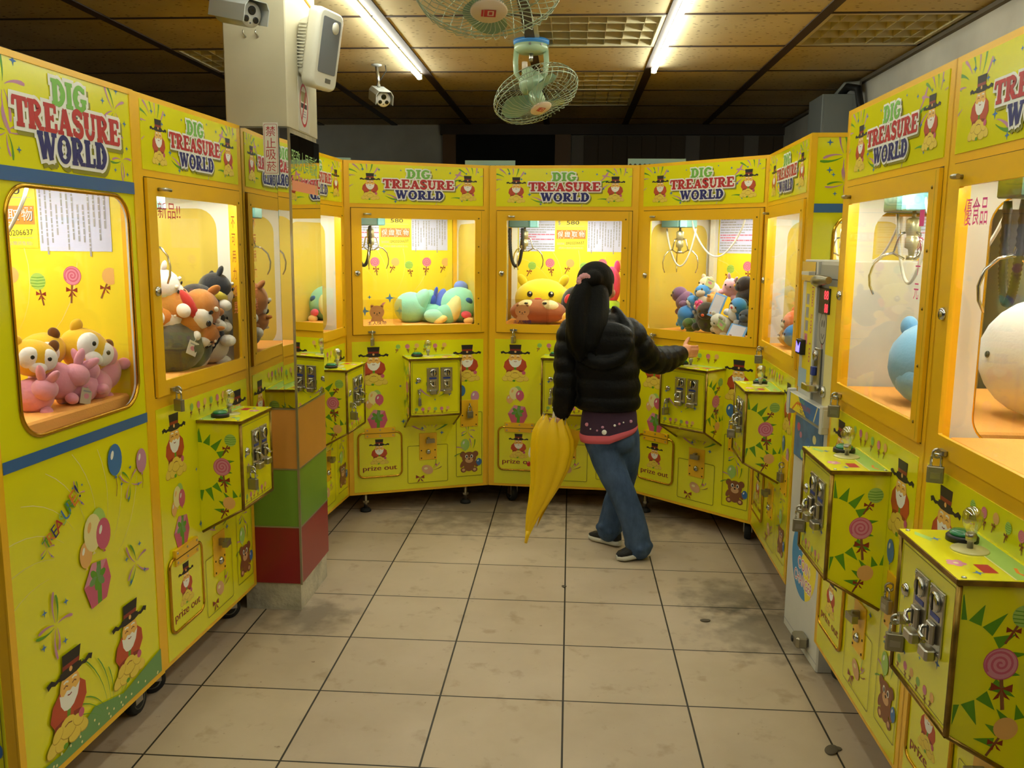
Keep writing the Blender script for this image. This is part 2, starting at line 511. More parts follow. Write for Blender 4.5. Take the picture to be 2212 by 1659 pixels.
def balloon(a, x, z, r, m, tail=True):
    if tail: a.line([(x, z - r * 1.3), (x + r * 0.1, z - r * 2.2), (x - r * 0.1, z - r * 3.0)], r * 0.08, BROWN)
    a.ell(x, z, r, r * 1.3, m, n=18)
    a.poly([(x, z - r * 1.25), (x - r * 0.2, z - r * 1.5), (x + r * 0.2, z - r * 1.5)], m)
    a.ell(x - r * 0.35, z + r * 0.45, r * 0.2, r * 0.38, WHITEP if m is not CREAM else PEACH, n=10, rot=-0.4)
def balloons(a, x, z, r):
    balloon(a, x - r * 1.1, z - r * 0.9, r * 0.7, PEACH, False)
    balloon(a, x + r * 0.5, z + r * 0.7, r * 0.9, LGREEN, False)
    balloon(a, x - r * 0.2, z + r * 0.35, r, CREAM, False)
    balloon(a, x + r * 1.0, z - r * 0.1, r * 0.85, ROSE, False)
def gift(a, x, z, s):
    a.poly([(x - s * 0.55, z - s), (x + s * 0.6, z - s * 0.9), (x + s, z - s * 0.1), (x + s * 0.75, z + s * 0.85), (x - s * 0.35, z + s), (x - s, z + s * 0.1)], ROSE)
    a.poly([(x - s, z + s * 0.1), (x - s * 0.35, z + s), (x + s * 0.75, z + s * 0.85), (x + s * 0.1, z + s * 0.2)], PINK)
    a.poly([(x - s * 0.1, z - s * 0.96), (x + s * 0.22, z - s * 0.93), (x + s * 0.3, z + s * 0.9), (x, z + s * 0.95)], DGREEN)
    for k in range(6):
        t = k * PI / 3 + 0.3
        a.ell(x + s * 0.35 * math.cos(t), z + s * (0.25 + 0.28 * math.sin(t)), s * 0.3, s * 0.17, GRASS if k % 2 else DGREEN, n=12, rot=t)
def elder(a, x, z, s, lean=0.0):
    """bearded old man in a black hat, bowing over a heap of gold; s = total height, z = centre"""
    def P(u, v): return (x + (u + lean * v) * s, z + v * s)
    a.poly([P(-0.27, 0.02), P(-0.30, -0.12), P(-0.22, -0.22), P(0.22, -0.22), P(0.30, -0.10), P(0.27, 0.04), P(0.16, 0.12), P(-0.16, 0.12)], ROBE)
    a.poly([P(-0.22, -0.2), P(-0.24, -0.3), P(-0.1, -0.28), P(-0.08, -0.18)], MAROON)
    a.poly([P(0.2, -0.2), P(0.24, -0.3), P(0.1, -0.28), P(0.08, -0.18)], MAROON)
    c = P(0, 0.12); a.ell(c[0], c[1], 0.165 * s, 0.15 * s, SKIN2, n=18)
    a.poly([P(-0.17, 0.08), P(-0.14, -0.03), P(-0.08, -0.1), P(0, -0.13), P(0.08, -0.1), P(0.14, -0.03), P(0.17, 0.09), P(0.1, 0.05), P(0.05, 0.085), P(0, 0.07), P(-0.05, 0.085), P(-0.1, 0.05)], WHITEP)
    for u in (-0.07, 0.07):
        a.line([P(u - 0.035, 0.125), P(u, 0.142), P(u + 0.035, 0.125)], 0.014 * s, BROWN)
        a.line([P(u - 0.04, 0.175), P(u, 0.185), P(u + 0.04, 0.17)], 0.02 * s, WHITEP)
    c = P(0, 0.09); a.ell(c[0], c[1], 0.028 * s, 0.022 * s, PEACH, n=10)
    a.line([P(-0.035, 0.035), P(0, 0.025), P(0.035, 0.035)], 0.013 * s, MAROON)
    a.poly([P(-0.19, 0.235), P(-0.17, 0.30), P(0.17, 0.30), P(0.19, 0.235), P(0.1, 0.215), P(-0.1, 0.215)], INK)
    a.poly([P(-0.135, 0.29), P(-0.155, 0.47), P(0.155, 0.47), P(0.135, 0.29)], INK)
    a.poly([P(-0.14, 0.31), P(-0.145, 0.355), P(0.145, 0.355), P(0.14, 0.31)], MAROON)
    c = P(0, 0.285); a.ell(c[0], c[1], 0.028 * s, 0.028 * s, PEACH, n=10)
    for d in (-1, 1):
        a.line([P(d * 0.17, 0.26), P(d * 0.25, 0.245), P(d * 0.31, 0.275), P(d * 0.37, 0.25)], [0.03 * s, 0.04 * s, 0.05 * s, 0.06 * s], INK)
    a.poly([P(-0.03, -0.12), P(0.03, -0.12), P(0.025, -0.2), P(-0.025, -0.2)], DGREEN)
    for u, v, ru, rv, rt in ((-0.22, -0.4, 0.12, 0.075, 0.4), (0.24, -0.4, 0.11, 0.07, -0.4), (-0.1, -0.42, 0.1, 0.07, 0), (0.12, -0.44, 0.1, 0.06, 0), (0.0, -0.3, 0.14, 0.11, 0), (-0.17, -0.3, 0.09, 0.06, 0.5), (0.17, -0.31, 0.09, 0.06, -0.5)):
        c = P(u, v); a.ell(c[0], c[1], ru * s * 1.06, rv * s * 1.06, GOLDD, n=14, rot=rt); a.ell(c[0], c[1] + 0.006 * s, ru * s, rv * s, GOLD, n=14, rot=rt)
    a.line([P(-0.06, -0.27), P(0, -0.255), P(0.06, -0.27)], 0.012 * s, BROWN)
    c = P(0.22, -0.26); a.ell(c[0], c[1], 0.05 * s, 0.05 * s, ROSE, n=10)
    c = P(-0.03, -0.47); a.ell(c[0], c[1], 0.04 * s, 0.03 * s, DGREEN, n=8)
def bear(a, x, z, s):
    for d in (-1, 1):
        a.ell(x + d * 0.32 * s, z + 0.36 * s, 0.15 * s, 0.15 * s, BROWN, n=12)
        a.ell(x + d * 0.33 * s, z - 0.12 * s, 0.10 * s, 0.2 * s, BROWN, n=12, rot=d * 0.5)
        a.ell(x + d * 0.28 * s, z - 0.42 * s, 0.15 * s, 0.13 * s, BROWN, n=12)
        a.ell(x + d * 0.28 * s, z - 0.42 * s, 0.08 * s, 0.07 * s, TAN, n=10)
    a.ell(x, z - 0.2 * s, 0.27 * s, 0.3 * s, BROWN, n=16)
    a.ell(x, z + 0.18 * s, 0.36 * s, 0.3 * s, BROWN, n=18)
    a.ell(x, z + 0.06 * s, 0.2 * s, 0.14 * s, TAN, n=14)
    a.ell(x, z + 0.12 * s, 0.05 * s, 0.04 * s, INK, n=8)
    for d in (-1, 1):
        a.ell(x + d * 0.13 * s, z + 0.25 * s, 0.07 * s, 0.09 * s, WHITEP, n=10)
        a.ell(x + d * 0.12 * s, z + 0.24 * s, 0.04 * s, 0.06 * s, INK, n=10)
    balloon(a, x - 0.2 * s, z + 0.85 * s, 0.22 * s, LGREEN, False)
    balloon(a, x + 0.5 * s, z - 0.05 * s, 0.14 * s, SKYB, False)
    for k, (u, v) in enumerate(((-0.5, 0.5), (0.5, 0.6), (0.25, 0.75), (-0.6, 0.1))):
        streak(a, x, z + 0.4 * s, math.degrees(math.atan2(v, u)), 0.3 * s, 0.75 * s, 0.05 * s, 0.3, DGREEN if k % 2 else MAUVE)
def candy(a, x, z, s):
    for k in range(3): streak(a, x + 0.4 * s, z, -10 + k * 25, 0.2 * s, 1.1 * s, 0.07 * s, 0.4, (BROWN, MAUVE, DGREEN)[k])
    a.ell(x, z, 0.62 * s, 0.45 * s, TAN, n=16, rot=-0.5)
    a.ell(x - 0.15 * s, z + 0.12 * s, 0.2 * s, 0.12 * s, CREAM, n=10)
    a.ell(x + 0.9 * s, z + 0.45 * s, 0.11 * s, 0.11 * s, ROSE, n=8)
    bow(a, x - 0.75 * s, z - 0.75 * s, 0.42 * s)
def sun_side(a, flip, D, zt, zb):
    """box cheek: two suns with green rays and three lollipops; u runs 0..D from the front edge"""
    f = (lambda u: D - u) if flip else (lambda u: u)
    def rays(cx, cz, r, a0, a1, n):
        for k in range(n):
            t = rad(a0 + (a1 - a0) * k / (n - 1)); w = 0.15
            L = r * (1.62 if k % 2 else 1.50)
            p = [(cx + r * 1.03 * math.cos(t - w), cz + r * 1.03 * math.sin(t - w)), (cx + L * math.cos(t), cz + L * math.sin(t)), (cx + r * 1.03 * math.cos(t + w), cz + r * 1.03 * math.sin(t + w))]
            a.poly([(f(u), v) for u, v in p], DGREEN)
    cz = zt - 0.155
    rays(0.0, cz, 0.082, -86, 86, 10)
    rays(D * 0.95, zb + 0.045, 0.062, 66, 170, 6)
    s = -1 if flip else 1
    lolly(a, f(0.118), zt - 0.062, 0.021, 'g', -0.5 * s)
    lolly(a, f(0.085), zt - 0.155, 0.031, 'p', 0.12 * s)
    lolly(a, f(0.105), zb + 0.085, 0.022, 'o', -0.5 * s)
# ---------------------------------------------------------------- the claw machine, front-left-bottom corner at the origin, door facing -y
MW, MD, ZB, ZT = 0.78, 0.675, 0.108, 1.883
DOOR = (0.036, 0.755, 0.984, 1.643)
WIN = (0.089, 0.702, 1.030, 1.592)

def make_cabinet(par):
    b = MB()
    b.box(0, MW, 0.006, MD, ZB, 0.93, FRAME, 0.012)
    b.box(0, MW, 0.006, MD, 1.65, ZT, FRAME, 0.012)
    for x0 in (0, MW - 0.034):
        for y0 in (0.006, MD - 0.034): b.box(x0, x0 + 0.034, y0, y0 + 0.034, 0.93, 1.65, FRAME)
    holed(b, (0, MW, 0.945, 1.65), (0.052, 0.74, 1.0, 1.628), 0.004, 0.0015, 0.011, FRAME, lambda u, v, d: (u, d, v), k=1)
    # front skin: rails round the header and the lower print
    for x0, x1, z0, z1 in ((0, 0.03, ZB, ZT), (0.752, MW, ZB, ZT), (0.03, 0.752, 1.643, 1.668), (0.03, 0.752, 1.866, ZT), (0.03, 0.752, 0.945, 0.985), (0.03, 0.752, ZB, 0.124)):
        b.box(x0, x1, 0.0, 0.008, z0, z1, FRAME)
    # dark gap around the door, and the inside lining
    a = Art(b, (0, 0, 0), start=1e-4)
    x0, x1, z0, z1 = DOOR
    for r in ((x0 - 0.003, x1 + 0.003, z1, z1 + 0.0035), (x0 - 0.003, x1 + 0.003, z0 - 0.003, z0), (x0 - 0.0025, x0, z0, z1), (x1, x1 + 0.0025, z0, z1)): a.rect(*r, SEAM)
    b.box(0.03, MW - 0.03, 0.03, MD - 0.02, 0.928, 0.936, WHITE)
    b.box(0.03, MW - 0.03, 0.03, MD - 0.02, 1.640, 1.649, WHITE)
    b.box(0.034, 0.066, MD - 0.07, MD - 0.035, 0.94, 1.64, WHITE)
    b.build('cabinet', par)

def make_header(par):
    b = MB()
    b.box(0.03, 0.748, -0.0015, 0.004, 1.667, 1.867, PRINT)
    a = Art(b, (0, -0.0015, 0)); a.clip = (0.031, 0.747, 1.668, 1.866)
    for x, z, t in ((0.105, 1.80, 0), (0.68, 1.80, 30)):
        for k in range(7):
            streak(a, x, z - 0.01, t + 25 + k * 22, 0.045, 0.095, 0.009, 0.25, (MAUVE, DGREEN)[k % 2])
    for k, (x, z, an, m) in enumerate(((0.20, 1.72, -5, MAUVE), (0.20, 1.72, -35, DGREEN), (0.55, 1.70, 15, DGREEN), (0.55, 1.78, 25, MAUVE), (0.50, 1.70, -110, MAUVE), (0.07, 1.77, 200, MAUVE), (0.06, 1.80, 170, DGREEN), (0.71, 1.82, 5, MAUVE))):
        streak(a, x, z, an, 0.02, 0.10, 0.011, 0.3 if k % 2 else -0.3, m)
    for x, z, s in ((0.10, 1.84, 0.010), (0.185, 1.84, 0.009), (0.165, 1.81, 0.009), (0.21, 1.73, 0.012), (0.27, 1.68, 0.010), (0.565, 1.835, 0.008), (0.60, 1.76, 0.009), (0.655, 1.835, 0.007), (0.72, 1.845, 0.006), (0.49, 1.85, 0.006), (0.30, 1.84, 0.006), (0.45, 1.685, 0.006), (0.63, 1.69, 0.006)): star(a, x, z, s)
    elder(a, 0.138, 1.755, 0.140)
    elder(a, 0.662, 1.760, 0.136)
    title(a, ((0.328, 0.458, 1.800, 1.845), (0.204, 0.586, 1.747, 1.794), (0.268, 0.528, 1.693, 1.739)), 0.006)
    b.build('header_panel', par)

def make_lower(par):
    b = MB()
    b.box(0.028, 0.753, -0.0015, 0.004, 0.122, 0.946, PRINT)
    a = Art(b, (0, -0.0015, 0)); a.clip = (0.029, 0.752, 0.123, 0.945)
    elder(a, 0.142, 0.815, 0.215)
    elder(a, 0.660, 0.815, 0.212)
    lolly_row(a, 0.275, 0.53, 0.915, 0.0125)
    balloons(a, 0.143, 0.634, 0.027)
    gift(a, 0.158, 0.522, 0.055)
    for k in range(6): streak(a, 0.45, 0.44, 10 + k * 32, 0.03, 0.13 + 0.03 * (k % 2), 0.014, 0.3 if k < 3 else -0.3, (DGREEN, MAUVE, ROSE)[k % 3] if k % 3 < 2 else MAUVE)
    for x, z, s in ((0.30, 0.505, 0.014), (0.405, 0.46, 0.012), (0.515, 0.43, 0.012), (0.285, 0.70, 0.008)): star(a, x, z, s)
    balloon(a, 0.625, 0.66, 0.025, SKYB); balloon(a, 0.705, 0.625, 0.024, MAUVE)
    firework(a, 0.665, 0.43, 0.05)
    bear(a, 0.672, 0.255, 0.115)
    candy(a, 0.432, 0.225, 0.055)
    a.clip = None
    def outline(x0, x1, z0, z1, r): a.line(rr_pts(x0, x1, z0, z1, r), 0.0028, SEAMO, closed=True)
    outline(0.322, 0.548, 0.153, 0.363, 0.008)
    outline(0.598, 0.746, 0.171, 0.536, 0.006)
    b.build('lower_panel', par)

def make_flap(par):
    b = MB()
    pts = rr_pts(0.052, 0.288, 0.205, 0.450, 0.028, 5)
    b.grid([[(x, y, z) for x, z in pts] for y in (0.0, -0.006)], PRINT, smooth=False)
    b.tube([(x, -0.006, z) for x, z in pts] + [(pts[0][0], -0.006, pts[0][1])], 0.0055, GOLDT, n=6, caps=False)
    a = Art(b, (0, -0.006, 0))
    elder(a, 0.165, 0.345, 0.145)
    for dx in (-0.0009, 0.0009): a.text('prize out', 0.168 + dx, 0.249, 0.034, MAROON, w=0.185)
    o = b.build('prize_flap', par)
    h = MB()
    h.box(0.088, 0.252, -0.013, -0.002, 0.424, 0.476, FRAME)
    for k in range(3):
        x = 0.10 + 0.07 * k
        for z in (0.434, 0.466): h.cyl((x, -0.013, z), (x, -0.0148, z), 0.0042, STEEL, n=8)
    h.box(0.088, 0.252, -0.0145, -0.0128, 0.447, 0.449, SEAM)
    h.build('hinge_strip', o)

def make_plates(par):
    b = MB()
    b.box(0.387, 0.486, -0.006, -0.001, 0.281, 0.432, FRAME, 0.002)
    for x in (0.398, 0.475):
        for z in (0.292, 0.335): b.cyl((x, -0.006, z), (x, -0.0075, z), 0.004, SEAM, n=8)
    p = b.build('lock_plate', par)
    h = MB()
    h.box(0.43, 0.442, -0.028, -0.006, 0.385, 0.41, LOCKM)
    h.obox((0.443, -0.03, 0.392), (0.024, 0.009, 0.011), (0, 0, 0.1), LOCKM)
    h.build('hasp', p)
    l = MB()
    l.lathe([(0.0, 0.012), (0.006, 0.012), (0.011, 0.009), (0.0145, 0.004), (0.0145, 0.0)], CHROME, (0.437, -0.006, 0.327), (0, -1, 0), n=18)
    l.box(0.4362, 0.4378, -0.0188, -0.0178, 0.322, 0.332, BLACK)
    l.build('key_lock', p)
    b = MB()
    b.box(0.621, 0.723, -0.006, -0.001, 0.455, 0.606, FRAME, 0.002)
    for x in (0.632, 0.712):
        for z in (0.466, 0.52): b.cyl((x, -0.006, z), (x, -0.0075, z), 0.004, SEAM, n=8)
    b.torus((0.672, -0.016, 0.577), 0.011, 0.003, LOCKM, axis=(1, 0, 0), n=12, k=6)
    b.build('latch_plate', par)

def make_door(par):
    b = MB()
    holed(b, DOOR, WIN, 0.003, -0.010, 0.0, FRAME, lambda u, v, d: (u, d, v), k=1)
    a = Art(b, (0, -0.010, 0))
    x0, x1, z0, z1 = DOOR; w0, w1, v0, v1 = WIN
    a.line([(0.738, z0 + 0.004), (0.738, z1 - 0.004)], 0.0015, SEAMO)
    o = b.build('door', par)
    g = MB()
    g.box(w0 - 0.004, w1 + 0.004, -0.006, -0.003, v0 - 0.004, v1 + 0.004, GLASS)
    g.build('window_pane', o)
    for z in (1.03, 1.17, 1.31, 1.45, 1.60):
        s = MB(); s.lathe([(0.0, 0.0025), (0.0035, 0.002), (0.0045, 0.0)], BRASS, (0.722, -0.010, z), (0, -1, 0), n=10)
        s.build('hinge_screw', o)
    l = MB()
    l.lathe([(0.0, 0.010), (0.006, 0.010), (0.0125, 0.008), (0.0155, 0.003), (0.0155, 0.0)], CHROME, (0.063, -0.010, 1.307), (0, -1, 0), n=20)
    l.box(0.0622, 0.0638, -0.0208, -0.0195, 1.301, 1.313, BLACK)
    l.build('key_lock', o)
    l = MB()
    l.tube([(0.102, -0.010, 1.612), (0.102, -0.030, 1.612), (0.106, -0.034, 1.612), (0.136, -0.034, 1.611)], 0.0055, STEEL, n=8)
    l.build('latch_pin', o)
    l = MB()
    l.box(0.114, 0.152, -0.022, -0.010, 0.992, 1.003, STEEL, 0.003)
    l.torus((0.134, -0.026, 0.995), 0.010, 0.0032, STEEL, axis=(1, 0, 0), n=12, k=6)
    l.build('hasp', o)

BX0, BX1, BD, BZT, BZF, BZW = 0.306, 0.582, 0.155, 0.866, 0.560, 0.475
def make_coin_box(par, art_flip=True):
    b = MB()
    y1, y0 = -0.002, -BD
    pf = [(y0, BZF), (y0, BZT - 0.01), (y1, BZT - 0.01), (y1, BZW)]
    b.grid([[(x, y, z) for y, z in pf] for x in (BX0, BX1)], PRINT, smooth=False)
    # brass edging
    e = 0.006
    for x in (BX0, BX1):
        b.tube([(x, y0, BZF), (x, y0, BZT - 0.012)], e, BRASS, n=6)
        b.tube([(x, y0, BZF), (x, y1 - 0.004, BZW)], e * 0.8, BRASS, n=6)
    b.tube([(BX0, y0, BZF), (BX1, y0, BZF)], e, BRASS, n=6)
    a = Art(b, (0, y0, 0)); a.clip = (BX0 + 0.008, BX1 - 0.008, BZF + 0.008, BZT - 0.02)
    a.rrect(BX0 + 0.012, BX1 - 0.012, BZF + 0.012, BZT - 0.022, 0.003, SEAMO)
    a.rrect(BX0 + 0.014, BX1 - 0.014, BZF + 0.014, BZT - 0.024, 0.003, PRINT)
    cx = BX0 + 0.135
    for k in range(6): streak(a, cx, 0.655, 15 + k * 30, 0.02, 0.095, 0.010, 0.3 if k < 3 else -0.3, (DGREEN, MAUVE)[k % 2])
    star(a, BX0 + 0.215, 0.672, 0.012); star(a, BX0 + 0.036, 0.738, 0.011); star(a, cx, 0.645, 0.006); star(a, BX0 + 0.06, 0.62, 0.006)
    lolly_row(a, BX0 + 0.035, BX0 + 0.205, 0.595, 0.0095)
    for x, U in ((BX0, (0, 1, 0)), (BX1, (0, 1, 0))):
        n = -1 if x == BX0 else 1
        s = Art(b, (x, y0, 0), U=U, N=(n, 0, 0), start=3e-4)
        s.clip = (0.008, BD - 0.004, BZF - 0.06, BZT - 0.016)
        sun_side(s, x == BX0, BD, BZT - 0.005, BZW + 0.02)
    box = b.build('coin_box', par)
    l = MB()
    l.box(BX0 - 0.008, BX1 + 0.008, y0 - 0.008, -0.001, BZT - 0.010, BZT, BRASS, 0.004)
    l.box(BX0 - 0.006, BX1 + 0.006, y0 - 0.006, -0.001, BZT - 0.001, BZT + 0.001, PRINT)
    s = Art(l, (BX0, y0, BZT + 0.001), U=(1, 0, 0), V=(0, 1, 0), N=(0, 0, 1))
    s.rect(0.0, 0.276, 0.098, 0.147, LGREEN)
    s.rect(0.0, 0.276, 0.096, 0.099, CREAM)
    s.poly([(0.01, 0.02), (0.03, 0.012), (0.07, 0.03), (0.05, 0.04)], LGREEN)
    s.rect(0.20, 0.245, 0.055, 0.082, RED)
    for x, z, m in ((0.04, 0.08, SKYB), (0.055, 0.045, SKYB), (0.245, 0.045, SKYB)): star(s, x, z, 0.012, m)
    for k in range(5): s.ell(0.195 + 0.011 * math.cos(k * 1.257), 0.026 + 0.011 * math.sin(k * 1.257), 0.008, 0.008, PINK, n=10)
    s.ell(0.195, 0.026, 0.005, 0.005, CREAM, n=8)
    s.line([(0.215, 0.125), (0.24, 0.118), (0.262, 0.126)], 0.006, ORANGE)
    for x in (0.004, 0.272):
        for z in (0.008, 0.14): l.lathe([(0, 0.003), (0.004, 0.002), (0.005, 0)], STEEL, (BX0 + x, y0 + z, BZT + 0.001), n=8)
    l.build('box_lid', box)
    p = MB()
    ox, oy = BX0 + 0.06, y0 + 0.095
    p.lathe([(0.031, 0), (0.031, 0.010), (0.028, 0.013), (0.0, 0.013)], BLACK, (ox, oy, BZT + 0.001), n=24)
    p.lathe([(0.025, 0.013), (0.025, 0.017), (0.021, 0.021), (0.012, 0.0235), (0.0, 0.024)], GREENB, (ox, oy, BZT + 0.001), n=24)
    p.build('push_button', box)
    j = MB()
    jx, jy = BX0 + 0.118, y0 + 0.085
    j.lathe([(0.036, 0.0), (0.034, 0.003), (0.012, 0.004), (0.0, 0.005)], mat('joystick_disc', 'CFC88A', 0.3), (jx, jy, BZT + 0.001), n=24)
    j.lathe([(0.006, 0.003), (0.006, 0.018), (0.010, 0.020), (0.0105, 0.034), (0.009, 0.035)], STEEL, (jx, jy, BZT + 0.001), n=16)
    j.lathe([(0.0095, 0.034), (0.012, 0.042), (0.017, 0.053), (0.0195, 0.065), (0.018, 0.076), (0.013, 0.084), (0.006, 0.088), (0.0, 0.089)], BULBG, (jx, jy, BZT + 0.001), n=20)
    j.build('joystick', box)
    for x0 in (0.397, 0.472):
        c = MB()
        c.box(x0, x0 + 0.064, y0 - 0.005, y0, 0.688, 0.816, STEEL, 0.0015)
        c.lathe([(0.020, 0), (0.020, 0.006), (0.016, 0.008), (0.0, 0.008)], CHROME, (x0 + 0.034, y0 - 0.005, 0.790), (0, -1, 0), n=20)
        c.box(x0 + 0.031, x0 + 0.036, y0 - 0.0145, y0 - 0.012, 0.774, 0.806, BLACK)
        c.box(x0 + 0.012, x0 + 0.052, y0 - 0.0062, y0 - 0.005, 0.755, 0.765, mat('coin_badge_blue', '2A3F9A', 0.3))
        c.box(x0 + 0.016, x0 + 0.046, y0 - 0.016, y0 - 0.005, 0.706, 0.748, STEEL, 0.004)
        c.box(x0 + 0.028, x0 + 0.034, y0 - 0.0168, y0 - 0.0155, 0.712, 0.742, BLACK)
        c.tube([(x0 + 0.018, y0 - 0.006, 0.738), (x0 + 0.018, y0 - 0.024, 0.732), (x0 + 0.024, y0 - 0.028, 0.722), (x0 + 0.044, y0 - 0.028, 0.72)], 0.0045, CHROME, n=8)
        c.box(x0 + 0.012, x0 + 0.052, y0 - 0.026, y0 - 0.004, 0.676, 0.698, STEEL, 0.005)
        for dx in (0.006, 0.058):
            for z in (0.694, 0.81): c.cyl((x0 + dx, y0 - 0.005, z), (x0 + dx, y0 - 0.0068, z), 0.003, CHROME, n=6)
        c.build('coin_acceptor', box)
    k = MB()
    k.lathe([(0.0, 0.010), (0.006, 0.010), (0.011, 0.008), (0.0145, 0.003), (0.0145, 0)], CHROME, (BX0 + 0.046, y0, 0.752), (0, -1, 0), n=18)
    k.build('key_lock', box)
    h = MB()
    h.box(BX0 + 0.042, BX0 + 0.056, y0 - 0.014, y0, 0.68, 0.702, STEEL)
    h.torus((BX0 + 0.049, y0 - 0.018, 0.688), 0.010, 0.003, STEEL, axis=(1, 0, 0), n=12, k=6)
    h.build('hasp', box)

def make_side(par, left=False):
    """side skin with window opening; s runs from the front edge to the back"""
    b = MB()
    X = 0.0 if left else MW
    n = -1 if left else 1
    F = lambda u, v, d: (X + n * d, u, v)
    hole = (0.10, 0.618, 0.985, 1.582)
    holed(b, (0.012, MD - 0.012, 0.94, 1.645), hole, 0.075, -0.008, -0.0005, WHITE, F, k=6)
    holed(b, (0.012, MD - 0.012, 0.93, 1.652), hole, 0.075, 0.0, 0.0025, PRINT, F, k=6)
    def pl(u0, u1, v0, v1):
        x0, x1 = sorted((X, X + n * 0.0025))
        b.box(x0, x1, u0, u1, v0, v1, PRINT)
    pl(0.022, MD - 0.022, 0.125, 0.93); pl(0.022, MD - 0.022, 1.652, 1.868)
    for u0, u1 in ((0.0, 0.022), (MD - 0.022, MD)):
        x0, x1 = sorted((X - n * 0.002, X + n * 0.005)); b.box(x0, x1, u0, u1, ZB, ZT, FRAME)
    for z0, z1 in ((ZB, 0.126), (1.867, ZT)):
        x0, x1 = sorted((X - n * 0.002, X + n * 0.005)); b.box(x0, x1, 0.02, MD - 0.02, z0, z1, FRAME)
    if not left:
        a = Art(b, (X + 0.0025, 0, 0), U=(0, 1, 0), N=(1, 0, 0)); a.clip = (0.022, MD - 0.022, 0.126, 1.867)
        a.clip = (0.022, MD - 0.022, 0.126, 0.92)
        for k in range(9): streak(a, 0.30, 0.55, 10 + k * 18, 0.16, 0.36, 0.0022, 0.5, CREAM)
        a.clip = (0.022, MD - 0.022, 0.126, 1.867)
        for x, z, s, r in ((0.125, 1.80, 0.10, 10), (0.575, 1.81, 0.075, 30), (0.600, 1.68, 0.06, 5), (0.13, 1.70, 0.07, 100)): firework(a, x, z, s, 7, r)
        title(a, ((0.298, 0.445, 1.784, 1.848), (0.150, 0.592, 1.716, 1.786), (0.232, 0.522, 1.646, 1.716)), 0.009)
        a.rect(0.0, MD, 1.590, 1.623, BLUEB); a.rect(0.0, MD, 0.922, 0.951, BLUEB)
        balloon(a, 0.470, 0.850, 0.035, SKYB); balloon(a, 0.606, 0.815, 0.028, MAUVE)
        firework(a, 0.54, 0.765, 0.06, 6, 40)
        firework(a, 0.29, 0.80, 0.04, 6, 0); firework(a, 0.155, 0.70, 0.035, 6, 0)
        for k, ch in enumerate('TREASURE!'):
            t = k / 8.0
            a.text(ch, 0.155 + 0.135 * t, 0.715 + 0.075 * t + 0.02 * t * t, 0.030 + 0.014 * t, (DGREEN, ORANGE, NAVY, RED, LGREEN, SKYB)[k % 6], rot=0.55)
        balloons(a, 0.352, 0.665, 0.040); gift(a, 0.352, 0.535, 0.062)
        firework(a, 0.545, 0.520, 0.075, 6, 20); firework(a, 0.165, 0.495, 0.085, 7, 0)
        a.poly([(0.022, 0.126), (0.653, 0.126), (0.653, 0.20), (0.56, 0.185), (0.44, 0.165), (0.30, 0.20), (0.16, 0.15), (0.022, 0.16)], GRASS)
        for k in range(9): streak(a, 0.36, 0.12, 20 + k * 14, 0.05, 0.16 + 0.05 * (k % 3), 0.004, 0.4, DGREEN)
        for k in range(26):
            a.ell(0.04 + 0.6 * random.random(), 0.13 + 0.04 * random.random(), 0.004, 0.004, CREAM, n=6)
        elder(a, 0.485, 0.305, 0.240, 0.12); elder(a, 0.195, 0.285, 0.255, 0.18)
        a.clip = None
        # gold lip round the window
        h = rr_pts(*hole, 0.075, 8)
        b.tube([(X + 0.004, u, v) for u, v in h] + [(X + 0.004, *h[0])], 0.006, GOLDT, n=6, caps=False)
    o = b.build('side_panel', par)
    return o
def side_fill(o, left, clear):
    X = 0.0035 if left else MW - 0.0035
    g = MB()
    g.box(X - 0.002, X + 0.002, 0.094, 0.624, 0.979, 1.588, GLASS if clear else BOARD)
    g.build('side_window' if clear else 'side_board', o)

